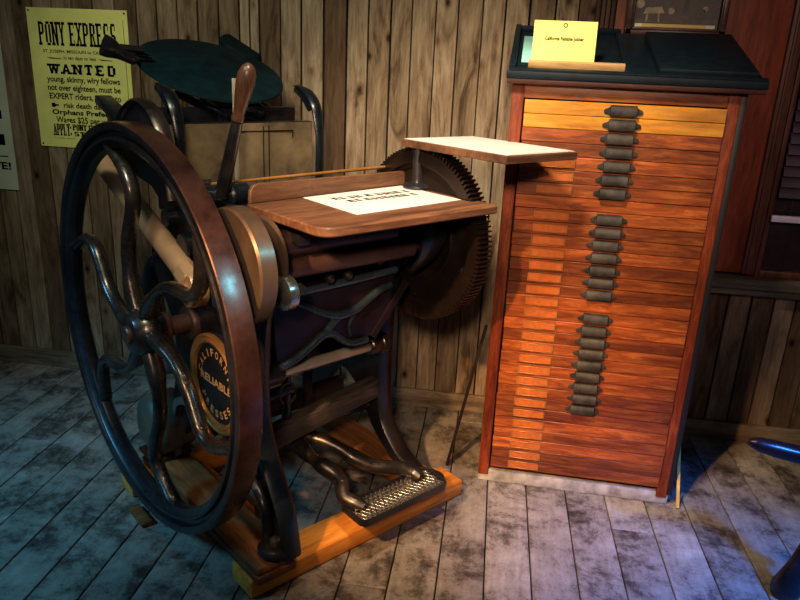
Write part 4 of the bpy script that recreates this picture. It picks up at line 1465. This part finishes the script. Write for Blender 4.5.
for sgn in (1, -1):
    dx, dy = 0.5, 0.866 * sgn
    for i in range(-14, 36):
        x0 = i * 0.0195
        cs = clip_seg(x0, -0.064, dx, dy, fx0 + 0.009, fy0 + 0.009, fx1 - 0.009, fy1 - 0.009)
        if not cs: continue
        a_ = (x0 + dx * cs[0], -0.064 + dy * cs[0])
        b_ = (x0 + dx * cs[1], -0.064 + dy * cs[1])
        L_ = math.hypot(b_[0] - a_[0], b_[1] - a_[1])
        ang = math.atan2(b_[1] - a_[1], b_[0] - a_[0])
        box(bm, (0, -0.0019, 0.004), (L_, 0.0019, 0.0125), 0.0006, 1, mat=TP @ Matrix.Translation((a_[0], a_[1], 0)) @ Matrix.Rotation(ang, 4, 'Z'))
build('lattice', bm, M['lattice'], pt)

# ---- electric motor behind the flywheel, on the floor timbers
mo = empty('electric_motor', PMX @ Vector((0.055, 0.77, 0.1195)), AN)
tag(mo, 'round grey-green electric motor standing on the dark planks behind the flywheel', 'motor')
bm = BM()
lathe(bm, [(0, 0), (0.06, 0.0), (0.100, 0.015), (0.115, 0.035), (0.118, 0.045), (0.118, 0.13), (0.105, 0.16), (0.06, 0.17), (0, 0.17)], (-0.06, 0, 0.127), (1, 0, 0), 40)
build('housing', bm, M['motor'], mo)
bm = BM()
box(bm, (-0.06, -0.07, 0.0), (0.11, 0.07, 0.014), 0.003)
box(bm, (-0.04, -0.05, 0.012), (0.09, 0.05, 0.05), 0.006)
build('foot', bm, M['motor'], mo)
bm = BM()
cyl(bm, (0.10, 0, 0.127), (0.18, 0, 0.127), 0.014)
cyl(bm, (0.15, 0, 0.127), (0.175, 0, 0.127), 0.03, bev=0.003)
build('pulley', bm, M['steel'], mo)
# tan cast bracket beside the motor
bm = BM()
tube(bm, [(0.10, 0.50, 0.405, .03), (0.10, 0.60, 0.40, .034), (0.10, 0.665, 0.36, .034), (0.10, 0.69, 0.28, .032), (0.10, 0.70, 0.17, .03), (0.10, 0.705, 0.12, .03)], n=4, k=4, sx=0.55, sy=1.1, upv=(1, 0, 0), square=True)
pp('motor_bracket', bm, M['motor'])
bm = BM()
box(bm, (-0.125, 0.53, 0.0), (-0.085, 0.66, 0.016), 0.004)
on_press('floor_block', bm, M['oldtimber'], 'small dark wooden block on the floor at the lower left edge of the flywheel', 'block')

# ---- sheets of paper on the boards
bm = BM()
plate(bm, [(0.325, -0.050), (0.755, -0.030), (0.757, 0.262), (0.335, 0.232)], FZ + 0.0006, FZ + 0.0018, 'z')
sh1 = on_press('printed_sheet', bm, M['paper'], 'white sheet with two printed lines lying on the lower feed board', 'paper', smooth=0)
bm = BM()
rnd = random.Random(9)
for row, (y, x0, x1) in enumerate(((0.150, 0.40, 0.71), (0.098, 0.42, 0.69))):
    x = x0
    while x < x1:
        w = rnd.choice([0.015, 0.019, 0.022])
        h = 0.034
        z = FZ + 0.0022
        kind = rnd.random()
        for lo, hi in (((x, y), (x + w * 0.45, y + h)), ((x, y + h - 0.012), (x + w, y + h)) if kind > 0.5 else ((x, y), (x + w, y + 0.012)), ((x + w * 0.65, y + (0 if kind > .3 else h / 2)), (x + w, y + h))):
            bm.faces.new([bm.verts.new((a_, b_, z)) for a_, b_ in ((lo[0], lo[1]), (hi[0], lo[1]), (hi[0], hi[1]), (lo[0], hi[1]))])
        x += w + rnd.choice([0.006, 0.008, 0.020])
for (x, y) in ((0.50, 0.045), (0.53, 0.048), (0.56, 0.043), (0.60, 0.047), (0.70, 0.055), (0.71, 0.06)):
    bm.faces.new([bm.verts.new((x + a_, y + b_, FZ + 0.0022)) for a_, b_ in ((0, 0), (.006, 0), (.006, .003), (0, .003))])
lt = build('printing', bm, M['ink'], sh1, smooth=0)
bm = BM()
plate(bm, [(0.728, -0.222), (1.035, -0.237), (1.046, 0.208), (0.741, 0.238)], 1.3178, 1.3190, 'z')
plate(bm, [(0.735, -0.215), (1.030, -0.229), (1.044, 0.212), (0.745, 0.232)], 1.3194, 1.3204, 'z')
on_press('blank_sheet', bm, M['paper'], 'blank white sheet covering the raised delivery board', 'paper', smooth=0)

# ================================================================ STAND AT THE RIGHT EDGE
sd = empty('iron_stand', (0.945, 2.03, 0.0))
tag(sd, 'dark iron stand with round foot and glossy plum handle at the right edge', 'stand')
bm = BM()
tube(bm, [(0.048, -0.02, 0.0, .040), (0.050, -0.02, 0.03, .046), (0.056, -0.02, 0.07, .036), (0.075, -0.01, 0.13, .026), (0.10, 0.0, 0.20, .027), (0.115, 0.01, 0.28, .030), (0.125, 0.01, 0.36, .03), (0.13, 0.01, 0.50, .03)], n=18)
build('leg', bm, M['iron'], sd)
bm = BM()
cyl(bm, (0.08, 0.0, 0.225), (0.16, 0.0, 0.225), 0.022, bev=0.004)
build('collar', bm, M['brass'], sd)
bm = BM()
lathe(bm, [(0, 0), (0.010, 0.0), (0.012, 0.006), (0.016, 0.012), (0.022, 0.03), (0.026, 0.08), (0.027, 0.14), (0.026, 0.24), (0.022, 0.32), (0, 0.33)], (-0.150, 0.0, 0.515), (1.0, -0.02, -0.16), 28)
build('handle', bm, M['plum'], sd)
